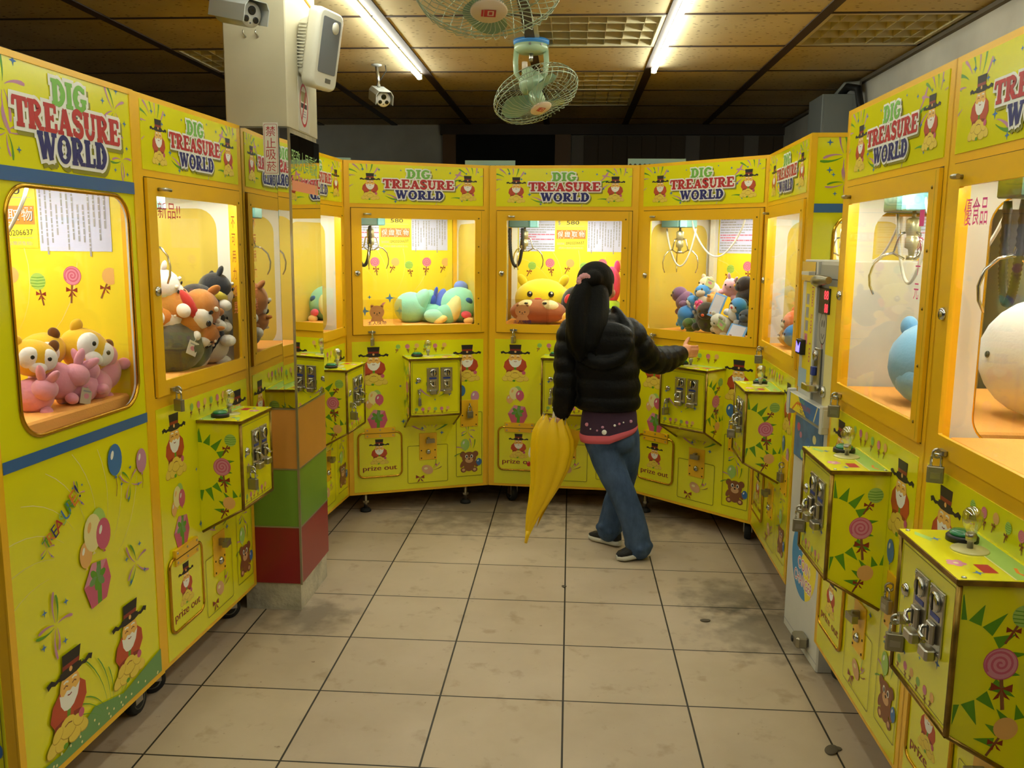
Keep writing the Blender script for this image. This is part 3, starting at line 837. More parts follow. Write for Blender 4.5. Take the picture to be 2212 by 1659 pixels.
def make_back(par):
    b = MB()
    y = MD - 0.030
    b.box(0.036, MW - 0.036, y, y + 0.01, 0.936, 1.640, INNER)
    b.box(0, MW, MD - 0.012, MD, ZB, ZT, FRAME)
    a = Art(b, (0, y, 0)); a.clip = (0.067, MW - 0.067, 0.937, 1.639)
    for k in range(5): streak(a, 0.30, 1.10, 10 + 30 * k, 0.12, 0.42, 0.0025, 0.6, CREAM)
    for x, k, l in ((0.155, 'g', -0.45), (0.265, 'p', 0.15), (0.388, 'o', -0.45), (0.472, 'g', 0.2), (0.582, 'p', -0.1), (0.700, 'o', -0.45)):
        lolly(a, x, 1.355 - (0.018 if k == 'g' else 0), 0.028 if k == 'p' else 0.025, k, l)
    for x, z, s in ((0.229, 1.144, 0.014), (0.352, 1.138, 0.03), (0.20, 1.06, 0.03), (0.60, 1.16, 0.03)): star(a, x, z, s)
    a.poly([(0.25, 1.05), (0.31, 1.11), (0.33, 1.115), (0.28, 1.06)], PINK)
    a.poly([(0.60, 1.03), (0.71, 1.05), (0.71, 1.075), (0.62, 1.06)], MAUVE)
    o = b.build('back_panel', par)
    # notices pasted on the back print
    def sheet(name, x0, x1, z0, z1, m, fn):
        q = MB(); q.box(x0, x1, y - 0.0018, y - 0.0003, z0, z1, m)
        s = Art(q, (0, y - 0.0018, 0)); fn(s); q.build(name, o)
    rnd = random.Random(3)
    def lines_h(s):
        for k in range(13):
            z = 1.615 - 0.0145 * k; m = ROSE if k in (6, 7, 8) else GREY
            x = 0.078 + (0.01 if k in (2, 8, 11) else 0)
            while x < 0.285:
                w = 0.006 + 0.03 * rnd.random()
                s.rect(x, min(x + w, 0.290), z - 0.0028, z + 0.0028, m); x += w + 0.003
                if rnd.random() < 0.04: break
    def lines_v(s):
        for k in range(13):
            x = 0.498 + 0.0165 * k; z = 1.612 - 0.012 * rnd.random()
            zend = 1.432 if k in (1, 5, 9) else 1.45 + 0.09 * rnd.random()
            if k in (3, 7, 8): z, zend = 1.56, 1.47
            while z > zend:
                w = 0.006 + 0.02 * rnd.random()
                s.rect(x - 0.0026, x + 0.0026, z - w, z, GREY); z -= w + 0.003
    def strip(s):
        s.rect(0.302, 0.478, 1.502, 1.556, ORANGE)
        for k, ch in enumerate('保證取物'):
            s.text(ch, 0.326 + 0.043 * k, 1.529, 0.036, INK, w=0.037)
            s.text(ch, 0.3252 + 0.043 * k, 1.5298, 0.033, WHITEP, w=0.034)
        for k in range(14): s.ell(0.306 + 0.168 * rnd.random(), rnd.choice((1.508, 1.55)), 0.0022, 0.0022, WHITEP, n=6)
        s.text('$', 0.318, 1.598, 0.026, GREY); s.text('580', 0.40, 1.600, 0.022, INK, w=0.075)
        s.line([(0.31, 1.580), (0.47, 1.580)], 0.0012, GREY)
        s.text('服務專線', 0.328, 1.473, 0.014, GREY, w=0.045); s.text('0920206637', 0.415, 1.478, 0.016, INK, w=0.11, rot=0.05)
        s.line([(0.352, 1.464), (0.47, 1.464)], 0.0012, GREY)
        s.text('(電話未通請以簡訊告知)', 0.39, 1.447, 0.014, GREY, w=0.15)
    sheet('notice_sheet', 0.072, 0.292, 1.426, 1.636, LAV, lines_h)
    sheet('price_notice', 0.296, 0.484, 1.434, 1.636, INNER, strip)
    sheet('notice_sheet', 0.489, 0.712, 1.426, 1.636, LAV, lines_v)
    return o

def make_bed(par):
    b = MB()
    b.box(0.03, MW - 0.03, 0.035, MD - 0.04, 0.936, 1.012, FOAM, 0.012)
    b.build('foam_bed', par)
def make_strip(par):
    b = MB()
    b.box(0.10, MW - 0.10, 0.040, 0.066, 1.622, 1.640, WHITE)
    b.box(0.11, MW - 0.11, 0.046, 0.060, 1.6195, 1.6222, mat('led_strip', (0.97, 1.0, 0.84), emit=STRIP_E))
    b.box(0.10, MW - 0.10, 0.40, 0.426, 1.622, 1.640, WHITE)
    b.box(0.11, MW - 0.11, 0.406, 0.420, 1.6195, 1.6222, mat('led_strip', (0.97, 1.0, 0.84), emit=STRIP_E))
    b.build('light_strip', par)
def make_claw(par, cx, cy_, cable='white', drop=0.0):
    c = MB()
    c.box(cx - 0.085, cx + 0.03, cy_ - 0.06, cy_ + 0.06, 1.562, 1.616, TEAL, 0.006)
    c.box(cx + 0.03, cx + 0.075, cy_ - 0.05, cy_ + 0.05, 1.562, 1.616, SKYT, 0.006)
    c.box(0.035, MW - 0.035, cy_ - 0.012, cy_ + 0.012, 1.612, 1.634, STEEL)
    o = c.build('carriage', par)
    z = 1.562
    k = MB()
    k.cyl((cx, cy_, z), (cx, cy_, z - 0.02), 0.006, STEEL, n=8)
    k.lathe([(0.012, 0), (0.020, -0.006), (0.020, -0.045), (0.017, -0.047), (0.017, -0.056), (0.020, -0.058), (0.020, -0.085), (0.010, -0.090), (0.006, -0.118), (0.0, -0.118)], mat('claw_body', 'B9B48E', 0.35, metal=0.6), (cx, cy_, z - 0.018), n=18)
    k.lathe([(0.014, 0), (0.014, -0.012), (0, -0.012)], STEEL, (cx, cy_, z - 0.126), n=14)
    cl = k.build('claw', o)
    for q in range(3):
        t = q * 2 * PI / 3 + 0.25
        d = Vector((math.cos(t), math.sin(t), 0))
        p = MB()
        P = lambda r, h: (cx + d.x * r, cy_ + d.y * r, z + h)
        p.tube([P(0.02, -0.06), P(0.034, -0.065), P(0.048, -0.12), P(0.018, -0.136)], 0.0042, CHROME, n=6)
        p.tube([P(0.045, -0.118), P(0.074, -0.126), P(0.098, -0.150), P(0.108, -0.185), P(0.105, -0.215), P(0.094, -0.240)], [0.0042, 0.004, 0.004, 0.0038, 0.0036, 0.003], CHROME, n=8)
        p.build('prong', cl)
    w = MB()
    if cable == 'black':
        n = 90; pts = []
        for i in range(n + 1):
            t = i / n; x = -0.02 - 0.055 * math.sin(PI * min(1, t * 1.05)); h = -0.17 * (1 - abs(2 * t - 1) ** 2.2) if t > 0.0 else 0
            pts.append((cx - 0.045 + 0.06 * math.cos(PI + PI * t) * 0.6, cy_ - 0.035, z - 0.005 - 0.215 * math.sin(PI * t) ** 0.7 if 0 < t < 1 else z - 0.005))
        w.tube(pts, [0.0085 + 0.0022 * (i % 2) for i in range(n + 1)], BLACK, n=8)
    else:
        pts = [(cx - 0.075 + 0.17 * t, cy_ - 0.02 + 0.03 * t, z - 0.005 - 0.20 * math.sin(PI * t) ** 0.75) for t in [i / 24 for i in range(25)]]
        w.tube(pts, 0.0048, CABLEW, n=8)
        pts = [(cx + 0.07 + 0.25 * t, cy_ + 0.12 * t, 1.60 - 0.19 * math.sin(PI * t) ** 0.8) for t in [i / 24 for i in range(25)]]
        pts = [(min(p[0], MW - 0.05), p[1], p[2]) for p in pts]
        w.tube(pts, 0.0048, CABLEW, n=8)
    w.build('cable', o)
    return o
def make_guard(par):
    b = MB()
    b.box(0.07, 0.305, 0.046, 0.049, 1.012, 1.165, ACRYL)
    b.box(0.305, 0.308, 0.046, 0.30, 1.012, 1.165, ACRYL)
    o = b.build('chute_guard', par)
    s = MB()
    a = Art(s, (0, 0.0455, 0), start=1e-4)
    for d in (-1, 1): a.ell(0.172 + d * 0.026, 1.128, 0.011, 0.011, mat('sticker_bear', 'D69A62', 0.5), n=12); a.ell(0.172 + d * 0.026, 1.128, 0.006, 0.006, BROWN, n=10)
    a.poly([(0.135, 1.048), (0.21, 1.048), (0.197, 1.075), (0.148, 1.075)], MATS['sticker_bear'])
    a.ell(0.172, 1.098, 0.040, 0.036, MATS['sticker_bear'], n=20)
    for d in (-1, 1): a.ell(0.172 + d * 0.014, 1.094, 0.0035, 0.0045, INK, n=8)
    a.ell(0.172, 1.088, 0.004, 0.003, INK, n=8)
    a.line([(0.163, 1.082), (0.172, 1.079), (0.181, 1.082)], 0.0015, INK)
    a.text('主人快帶', 0.172, 1.040, 0.020, NAVY, w=0.10)
    s.build('guard_sticker', o)
def make_caster(par, x, y, ang=0.0):
    b = MB()
    c, q = math.cos(ang), math.sin(ang)
    b.box(x - 0.035, x + 0.035, y - 0.03, y + 0.03, 0.100, 0.1085, STEEL)
    R = Matrix.Rotation(ang, 3, 'Z')
    o = Vector((x, y, 0))
    for d in (-1, 1): b.obox(o + R @ Vector((d * 0.020, 0.012, 0.072)), (0.002, 0.02, 0.03), R, STEEL)
    k = b.build('caster', par)
    w = MB()
    ax = R @ Vector((1, 0, 0)); cc = o + R @ Vector((0, 0.022, 0.046))
    w.lathe([(0.020, -0.016), (0.042, -0.016), (0.0455, -0.011), (0.0455, 0.011), (0.042, 0.016), (0.020, 0.016)], RUBBER, cc, ax, n=24)
    w.lathe([(0.0, -0.018), (0.008, -0.018), (0.010, -0.014), (0.030, -0.0165), (0.030, 0.0165), (0.010, 0.014), (0.008, 0.018), (0.0, 0.018)], GWHEEL, cc, ax, n=20)
    w.build('wheel', k)
def make_foot(par, x, y):
    b = MB()
    b.cyl((x, y, 0.018), (x, y, 0.1085), 0.010, STEEL, n=10)
    b.lathe([(0.018, 0.050), (0.018, 0.062), (0.0, 0.062)], STEEL, (x, y, 0), n=6, smooth=False)
    b.lathe([(0.030, 0.0), (0.030, 0.010), (0.020, 0.020), (0.0, 0.020)], RUBBER, (x, y, 0), n=16)
    b.build('levelling_foot', par)
# ---------------------------------------------------------------- room shell
HC = 2.45
XL, XR, YB, YF = -2.95, 1.70, 7.45, -1.6

def floor_mat():
    m = bpy.data.materials.new('beige_floor_tiles'); m.use_nodes = True
    nt = m.node_tree; b = nt.nodes['Principled BSDF']
    tc = nt.nodes.new('ShaderNodeTexCoord')
    mp = nt.nodes.new('ShaderNodeMapping'); mp.inputs['Location'].default_value = (-0.0016 - 10 * 0.4 + 8, -2.2386 + 8, 0)
    nt.links.new(tc.outputs['Object'], mp.inputs['Vector'])
    br = nt.nodes.new('ShaderNodeTexBrick')
    br.offset = 0.0; br.squash = 1.0
    br.inputs['Scale'].default_value = 1.0
    br.inputs['Brick Width'].default_value = 0.4; br.inputs['Row Height'].default_value = 0.4
    br.inputs['Mortar Size'].default_value = 0.0032; br.inputs['Mortar Smooth'].default_value = 0.1; br.inputs['Bias'].default_value = 0.0
    br.inputs['Color1'].default_value = (*hexc('B9A78E'), 1); br.inputs['Color2'].default_value = (*hexc('B3A18C'), 1)
    br.inputs['Mortar'].default_value = (*hexc('2C261C'), 1)
    nt.links.new(mp.outputs[0], br.inputs['Vector'])
    def noise(scale, lo, hi, dark, det=6, rough=0.6):
        n = nt.nodes.new('ShaderNodeTexNoise'); n.inputs['Scale'].default_value = scale; n.inputs['Detail'].default_value = det; n.inputs['Roughness'].default_value = rough
        nt.links.new(tc.outputs['Object'], n.inputs['Vector'])
        r = nt.nodes.new('ShaderNodeValToRGB')
        r.color_ramp.elements[0].position = lo; r.color_ramp.elements[0].color = (*dark, 1)
        r.color_ramp.elements[1].position = hi; r.color_ramp.elements[1].color = (1, 1, 1, 1)
        nt.links.new(n.outputs['Fac'], r.inputs[0]); return r
    def mul(a, b2):
        x = nt.nodes.new('ShaderNodeMixRGB'); x.blend_type = 'MULTIPLY'; x.inputs[0].default_value = 1
        nt.links.new(a, x.inputs[1]); nt.links.new(b2, x.inputs[2]); return x.outputs[0]
    c = mul(br.outputs['Color'], noise(1.7, 0.3, 0.62, (0.86, 0.84, 0.80)).outputs[0])
    c = mul(c, noise(9, 0.30, 0.42, (0.80, 0.76, 0.70)).outputs[0])
    c = mul(c, noise(38, 0.24, 0.31, (0.55, 0.5, 0.45), 3).outputs[0])
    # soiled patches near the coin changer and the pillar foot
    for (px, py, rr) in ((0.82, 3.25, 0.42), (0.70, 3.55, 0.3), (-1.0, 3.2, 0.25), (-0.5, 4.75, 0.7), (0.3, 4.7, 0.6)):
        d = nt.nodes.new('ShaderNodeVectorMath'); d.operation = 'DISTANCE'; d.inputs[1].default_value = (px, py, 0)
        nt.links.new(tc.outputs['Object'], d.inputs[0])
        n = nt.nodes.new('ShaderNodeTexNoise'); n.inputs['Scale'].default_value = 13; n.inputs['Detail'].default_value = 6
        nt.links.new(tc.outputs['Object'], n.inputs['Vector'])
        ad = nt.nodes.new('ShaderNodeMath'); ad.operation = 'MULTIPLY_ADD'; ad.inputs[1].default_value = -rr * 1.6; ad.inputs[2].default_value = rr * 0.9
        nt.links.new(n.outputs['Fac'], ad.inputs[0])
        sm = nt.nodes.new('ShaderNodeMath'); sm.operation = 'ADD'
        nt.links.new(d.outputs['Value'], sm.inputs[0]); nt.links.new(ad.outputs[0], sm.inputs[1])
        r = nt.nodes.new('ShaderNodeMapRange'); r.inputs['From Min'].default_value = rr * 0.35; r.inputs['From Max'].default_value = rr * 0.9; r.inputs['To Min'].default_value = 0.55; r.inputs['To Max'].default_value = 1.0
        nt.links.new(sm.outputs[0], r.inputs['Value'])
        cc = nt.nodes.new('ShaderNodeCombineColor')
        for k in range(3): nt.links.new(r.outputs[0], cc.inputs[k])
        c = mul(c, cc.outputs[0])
    nt.links.new(c, b.inputs['Base Color'])
    rn = noise(6, 0.3, 0.7, (0.25, 0.25, 0.25))
    mr = nt.nodes.new('ShaderNodeMapRange'); mr.inputs['To Min'].default_value = 0.42; mr.inputs['To Max'].default_value = 0.62
    nt.links.new(rn.outputs[0], mr.inputs['Value']); nt.links.new(mr.outputs[0], b.inputs['Roughness'])
    b.inputs['Specular IOR Level'].default_value = 0.35
    bp = nt.nodes.new('ShaderNodeBump'); bp.inputs['Strength'].default_value = 0.5; bp.inputs['Distance'].default_value = 0.003; bp.invert = True
    nt.links.new(br.outputs['Fac'], bp.inputs['Height']); nt.links.new(bp.outputs[0], b.inputs['Normal'])
    return m
def ceil_mat():
    m = bpy.data.materials.new('fissured_ceiling_board'); m.use_nodes = True
    nt = m.node_tree; b = nt.nodes['Principled BSDF']; b.inputs['Roughness'].default_value = 0.85
    tc = nt.nodes.new('ShaderNodeTexCoord')
    mp = nt.nodes.new('ShaderNodeMapping'); mp.inputs['Scale'].default_value = (20, 46, 1); mp.inputs['Rotation'].default_value = (0, 0, 0.6)
    nt.links.new(tc.outputs['Object'], mp.inputs[0])
    v = nt.nodes.new('ShaderNodeTexVoronoi'); v.inputs['Scale'].default_value = 1.0
    nt.links.new(mp.outputs[0], v.inputs['Vector'])
    r = nt.nodes.new('ShaderNodeValToRGB')
    r.color_ramp.elements[0].position = 0.13; r.color_ramp.elements[0].color = (*hexc('5A482E'), 1)
    r.color_ramp.elements[1].position = 0.19; r.color_ramp.elements[1].color = (*hexc('CDBA90'), 1)
    nt.links.new(v.outputs['Distance'], r.inputs[0])
    n = nt.nodes.new('ShaderNodeTexNoise'); n.inputs['Scale'].default_value = 2.5; n.inputs['Detail'].default_value = 5
    nt.links.new(tc.outputs['Object'], n.inputs['Vector'])
    r2 = nt.nodes.new('ShaderNodeValToRGB'); r2.color_ramp.elements[0].position = 0.3; r2.color_ramp.elements[0].color = (0.82, 0.78, 0.7, 1); r2.color_ramp.elements[1].position = 0.65
    nt.links.new(n.outputs['Fac'], r2.inputs[0])
    x = nt.nodes.new('ShaderNodeMixRGB'); x.blend_type = 'MULTIPLY'; x.inputs[0].default_value = 1
    nt.links.new(r.outputs[0], x.inputs[1]); nt.links.new(r2.outputs[0], x.inputs[2]); nt.links.new(x.outputs[0], b.inputs['Base Color'])
    return m
FLOORM, CEILM = floor_mat(), ceil_mat()
WALLM = mat('grey_white_plaster', 'CFCBC0', 0.8, var=0.25, vscale=3)
PLASTER = mat('cream_plaster', 'C2B99E', 0.7, var=0.10, vscale=5)
DARKW = mat('dark_brown_panelling', '4A3824', 0.6)
DARKT = mat('dark_timber_trim', '3A2A1E', 0.6)
GRID_ = mat('dark_brown_ceiling_bar', '3C2C22', 0.6)
b = MB(); b.box(XL, XR, YF, YB, -0.06, 0.0, FLOORM); structure(b.build('floor'))

# ceiling boards with recesses for the louvred lights, laid between dark bars
BARX = [-2.11, -1.49, -0.862, -0.218, 0.418, 1.062]
BARY = [4.00 - 0.617 * k for k in range(9, 0, -1)] + [4.00 + 0.617 * k for k in range(0, 6)]
TROF = [(3, 9), (3, 11), (3, 12), (5, 9), (0, 10)]
xs = [XL] + BARX + [XR]; ys = [YF] + BARY + [YB]
b = MB()
for i in range(len(xs) - 1):
    for j in range(len(ys) - 1):
        if (i - 1, j - 1) in TROF: continue
        b.box(xs[i], xs[i + 1], ys[j], ys[j + 1], HC, HC + 0.03, CEILM)
b.box(XL, XR, YF, YB, HC + 0.14, HC + 0.16, DARKT)
structure(b.build('ceiling'))
b = MB()
for x in BARX: b.box(x - 0.024, x + 0.024, YF, YB, HC - 0.006, HC + 0.004, GRID_)
structure(b.build('trim_1'))
b = MB()
for y in BARY: b.box(XL, XR, y - 0.009, y + 0.009, HC - 0.004, HC + 0.003, GRID_)
structure(b.build('trim_2'))
TROFM = mat('louvre_enamel', 'CFC29C', 0.35)
def troffer(i, j, label):
    x0, x1, y0, y1 = BARX[i] + 0.024, BARX[i + 1] - 0.024 if i + 1 < len(BARX) else XR - 0.03, BARY[j] + 0.01, BARY[j + 1] - 0.01
    t = empty('louvred_ceiling_light', ((x0 + x1) / 2, (y0 + y1) / 2, HC), 0, label, 'ceiling light', 'unlit louvred ceiling lights')
    cx, cyy = (x0 + x1) / 2, (y0 + y1) / 2
    b = MB()
    hx, hy = (x1 - x0) / 2, (y1 - y0) / 2
    b.box(-hx, hx, -hy, hy, 0.10, 0.105, TROFM)
    for s in (-1, 1):
        b.box(min(s * hx, s * (hx - 0.02)), max(s * hx, s * (hx - 0.02)), -hy, hy, -0.004, 0.10, TROFM)
        b.box(-hx + 0.02, hx - 0.02, min(s * hy, s * (hy - 0.02)), max(s * hy, s * (hy - 0.02)), -0.004, 0.10, TROFM)
    b.build('housing', t)
    l = MB()
    for k in range(1, 7):
        x = -hx + 2 * hx * k / 7; l.box(x - 0.001, x + 0.001, -hy + 0.02, hy - 0.02, 0.002, 0.055, TROFM)
    for k in range(1, 4):
        y = -hy + 2 * hy * k / 4
        l.grid([[(-hx + 0.02, y - 0.001, 0.0), (-hx + 0.02, y + 0.001, 0.0), (-hx + 0.02, y + 0.012, 0.055), (-hx + 0.02, y - 0.012, 0.055)], [(hx - 0.02, y - 0.001, 0.0), (hx - 0.02, y + 0.001, 0.0), (hx - 0.02, y + 0.012, 0.055), (hx - 0.02, y - 0.012, 0.055)]], TROFM, smooth=False)
    l.build('louvre', t)
troffer(3, 9, 'unlit louvred ceiling light beside the upper end of the right tube, behind the nearer fan')
troffer(3, 11, 'unlit louvred ceiling light just behind the cage of the farther fan')
troffer(3, 12, 'unlit louvred ceiling light farthest back, above the dark back wall')
troffer(5, 9, 'unlit louvred ceiling light at the right wall over the right-hand machines')
troffer(0, 10, 'unlit louvred ceiling light in the dark left corner of the ceiling')

# walls
b = MB(); b.box(XR, XR + 0.1, YF, YB, 0, HC + 0.16, WALLM); structure(b.build('wall_right'))
b = MB(); b.box(XL - 0.1, XL, YF, YB, 0, HC + 0.16, mat('dark_left_wall', '5A5048', 0.8)); structure(b.build('wall_left'))
b = MB()
b.box(XL, XR, YB, YB + 0.1, 0, HC + 0.16, WALLM)
structure(b.build('wall_back'))
b = MB()
x = -0.03
k = 0
while x < XR - 0.02:
    w = 0.118
    m = mat('grey_panel_board', '6E665E', 0.6) if k in (0, 8, 12, 15) else DARKW
    b.box(x, min(x + w, XR), YB - 0.025, YB, 0, 2.36, m, 0.003); x += w; k += 1
structure(b.build('trim_3'))
b = MB()
b.box(-1.10, XR, YB - 0.05, YB, 2.365, HC, DARKT)
b.box(-1.08, -0.97, YB - 0.05, YB, 0, 2.365, mat('door_frame_wood', '6A4A26', 0.55)); b.box(-0.15, -0.02, YB - 0.05, YB, 0, 2.365, MATS['door_frame_wood'])
structure(b.build('trim_4'))
b = MB(); b.box(-0.97, -0.15, YB - 0.03, YB, 0, 2.365, mat('dark_opening', '120F0C', 0.9)); structure(b.build('door_1'))
b = MB()
for s in range(2): b.box(XR - 0.02 - 0.006 * s, XR, YF, YB, HC - 0.018 - 0.010 * s, HC - 0.006 - 0.010 * s, mat('cracked_wall_edge', '6A6256', 0.9))
structure(b.build('trim_5'))

# ---------------------------------------------------------------- ceiling tubes
TUBEM = mat('tube_glow', (0.93, 1.0, 0.88), emit=TUBE_E)
def tube_light(x, y0, y1, label):
    t = empty('tube_light', (x, (y0 + y1) / 2, HC), 0, label, 'tube light', 'tube lights on the ceiling')
    h = (y1 - y0) / 2
    b = MB(); b.box(-0.009, 0.009, -h, h, -0.012, -0.005, WHITE)
    for s in (-1, 1): b.box(-0.015, 0.015, s * h - 0.012, s * h + 0.012, -0.037, -0.005, WHITE, 0.003)
    b.build('fixture', t)
    g = MB(); g.cyl((0, -h + 0.012, -0.0255), (0, h - 0.012, -0.0255), 0.0130, TUBEM, n=10); g.build('lit_tube', t)
tube_light(-0.905, 2.35, 5.28, 'lit white tube on the ceiling left of the fans, near the pillar speaker')
tube_light(0.440, 2.30, 5.12, 'lit white tube on the ceiling right of the fans')
tube_light(-0.905, -0.95, 2.05, 'lit white tube nearer the entrance, in line with the left tube')
tube_light(0.440, -0.95, 2.05, 'lit white tube nearer the entrance, in line with the right tube')

# ---------------------------------------------------------------- pillar
PX0, PX1, PY0, PY1 = -1.285, -1.045, 3.254, 3.64
MIRROR = mat('mirror_glass', (0.86, 0.87, 0.84), 0.01, metal=1.0)
PORANGE = mat('laminate_orange', 'C98A3E', 0.35, var=0.06); PGREEN = mat('laminate_green', '6E9430', 0.35, var=0.06); PRED = mat('laminate_red', '8E1F22', 0.3, var=0.06)
pil = empty('pillar', ((PX0 + PX1) / 2, (PY0 + PY1) / 2, 0)); pil['kind'] = 'structure'
ox, oy = (PX0 + PX1) / 2, (PY0 + PY1) / 2
hx, hy = (PX1 - PX0) / 2, (PY1 - PY0) / 2
b = MB(); b.box(-hx + 0.008, hx - 0.008, -hy + 0.008, hy - 0.008, 0.0, 1.885, mat('bare_concrete', 'CCC3AC', 0.9, bump=0.6, bscale=40, var=0.4, vscale=9)); b.build('concrete_core', pil)
b = MB(); b.box(-hx + 0.003, hx - 0.003, -hy + 0.003, hy - 0.003, 1.880, HC, PLASTER, 0.004); b.build('painted_shaft', pil)
def pil_face(name, z0, z1, m):
    b = MB(); b.box(-hx, hx, -hy, -hy + 0.006, z0, z1, m); b.build(name, pil)
    b = MB(); b.box(hx - 0.006, hx, -hy + 0.006, hy, z0, z1, m); b.build(name, pil)
for z0, z1, m in ((0.115, 0.345, PRED), (0.349, 0.580, PGREEN), (0.584, 0.820, PORANGE)): pil_face('laminate_panel', z0, z1, m)
b = MB(); b.box(-hx, 0.072 - 0.001, -hy, -hy + 0.005, 0.828, 1.875, MIRROR); b.build('mirror_panel', pil)
b = MB()
b.grid([[(0.072, -hy - 0.0005, z), (hx, -hy - 0.0035, z), (hx, -hy + 0.006, z), (0.072, -hy + 0.006, z)] for z in (0.828, 1.875)], MIRROR, smooth=False); b.build('mirror_panel', pil)
b = MB(); b.box(hx - 0.005, hx, -hy + 0.006, hy, 0.828, 1.860, MIRROR); mp_ = b.build('mirror_panel', pil)
b = MB()
TRM = mat('aluminium_trim', 'A8A08C', 0.35, metal=0.8)
b.box(hx - 0.005, hx + 0.003, -hy - 0.0045, -hy + 0.004, 0.112, 1.878, TRM)
for z in (0.820, 0.580, 0.345):
    b.box(-hx, hx + 0.001, -hy - 0.0015, -hy, z, z + 0.006, TRM); b.box(hx, hx + 0.0015, -hy, hy, z, z + 0.006, TRM)
b.build('corner_trim', pil)
b = MB()
a = Art(b, (hx, -hy, 0), U=(0, 1, 0), N=(1, 0, 0), start=4e-4)
GPEN = mat('marker_green', '9CC47A', 0.6); PPEN = mat('marker_pink', 'F07A8E', 0.6)
a.text('服務人員電話', 0.185, 1.765, 0.075, GPEN, w=0.33, rot=-0.02)
a.line([(0.345, 1.77), (0.335, 1.70), (0.325, 1.655)], 0.006, GPEN)
for k in range(9): a.line([(0.015 + 0.038 * k, 1.690), (0.03 + 0.038 * k, 1.706 + 0.02 * (k == 1)), (0.04 + 0.038 * k, 1.689)], 0.006, PPEN)
o = b.build('marker_writing', pil)
b = MB()
a = Art(b, (hx, -hy, 0), U=(0, 1, 0), N=(1, 0, 0), start=4e-4)
a.rect(0.02, 0.355, 1.652, 1.690, mat('pink_tape', 'F09A78', 0.5)); b.build('pink_tape', pil)
# signs on the pillar
def sign(name, label, cat, fn, O, U, N, rect, m, th=0.002):
    o = empty(name, O, 0, label, cat)
    q = MB()
    a = Art(q, (0, 0, 0), U=U, N=N, start=th)
    x0, x1, z0, z1 = rect
    U_, N_ = Vector(U), Vector(N)
    p = lambda u, v, d: U_ * u + Vector((0, 0, v)) + N_ * d
    q.grid([[p(x0, z0, d), p(x1, z0, d), p(x1, z1, d), p(x0, z1, d)] for d in (0, th)], m, smooth=False)
    fn(a); q.build('sign_board', o)
SIGNR = mat('sign_red', 'B0202C', 0.5); SIGNW = mat('sign_white', 'D8D4CC', 0.5)
def s1(a):
    a.line(rr_pts(-0.024, 0.024, -0.088, 0.088, 0.004, 2), 0.0015, SIGNR, closed=True)
    for k, ch in enumerate('禁止吸菸'): a.text(ch, 0, 0.063 - 0.042 * k, 0.036, SIGNR, w=0.036)
sign('no_smoking_sign', 'narrow white sign with four red characters on the mirrored pillar front', 'sign', s1, (-1.112, PY0 - 0.0045, 1.800), (1, 0, 0), (0, -1, 0), (-0.028, 0.028, -0.094, 0.094), SIGNW)
def s2(a):
    a.ell(0, 0, 0.052, 0.082, SIGNR, n=28); a.ell(0, 0, 0.043, 0.071, SIGNW, n=28)
    a.rect(-0.034, 0.034, 0.012, 0.050, mat('sticker_olive', '8A8250', 0.5)); a.rect(-0.038, 0.038, -0.012, 0.006, INK)
    for z in (-0.025, -0.035, -0.045): a.rect(-0.02, 0.022, z, z + 0.004, GREY)
    a.line([(-0.028, -0.055), (0.030, 0.055)], 0.010, SIGNR)
sign('no_smoking_sticker', 'clear sticker with a red ringed no smoking mark below the pillar speaker', 'sign', s2, (PX1 - 0.003, 3.452, 1.985), (0, 1, 0), (1, 0, 0), (-0.07, 0.07, -0.10, 0.10), mat('sticker_film', 'CFC9BA', 0.4))
for k, x in enumerate((-1.196, -1.150)):
    h = MB(); h.tube([(x, PY0 + 0.004, 2.195), (x, PY0 - 0.008, 2.200), (x - 0.003, PY0 - 0.014, 2.206), (x - 0.003, PY0 - 0.013, 2.216)], 0.003, STEEL, n=6)
    tag(h.build('screw_hook'), ('left' if k == 0 else 'right') + ' one of two small screw hooks in the painted pillar front', 'hook', 'hooks in the pillar')
# ---------------------------------------------------------------- machines
PLACE = [  # name key, front-left corner, angle, x scale, label
 ('M5', (-1.1746, 4.516), 22.14, 1.0, 'yellow claw machine holding a mint green plush on its back, right of the pillar'),
 ('M1', (-2.0735, 1.875), -2.7, 1.0, 'yellow claw machine turned sideways at far left with big title and blue bands'),
 ('M2', (-1.2622, 2.522), 87.4, 0.93, 'yellow claw machine with shiba dog plush toys, left in front of the pillar'),
 ('M4', (-1.2265, 3.738), 86.2, 1.0, 'yellow claw machine half hidden behind the mirrored pillar'),
 ('M6', (-0.4412, 4.8118), -4.03, 1.012, 'yellow claw machine with a large yellow and brown plush, behind the girl'),
 ('M7', (0.3545, 4.7535), -43.8, 1.0, 'yellow claw machine heaped with small mixed plush toys, at the girl\'s right hand'),
 ('M8', (0.9081, 4.2225), -91.2, 1.0, 'yellow claw machine just beyond the white coin changer'),
 ('M9', (0.8671, 2.9157), -90.0, 1.0, 'yellow claw machine with a light blue bear plush, near right'),
 ('M10', (0.8671, 2.1340), -90.0, 1.0, 'yellow claw machine nearest on the right, cut by the picture edge'),
]
proto = empty('claw_machine')
make_cabinet(proto); make_header(proto); make_lower(proto); make_flap(proto); make_plates(proto); make_door(proto)
make_coin_box(proto); side_r = make_side(proto); side_l = make_side(proto, True); make_back(proto); make_bed(proto); make_strip(proto)
MACH = {}
CLEAR = {'M1': (0, 1), 'M8': (0, 1), 'M9': (1, 1), 'M10': (1, 1), 'M7': (0, 0)}
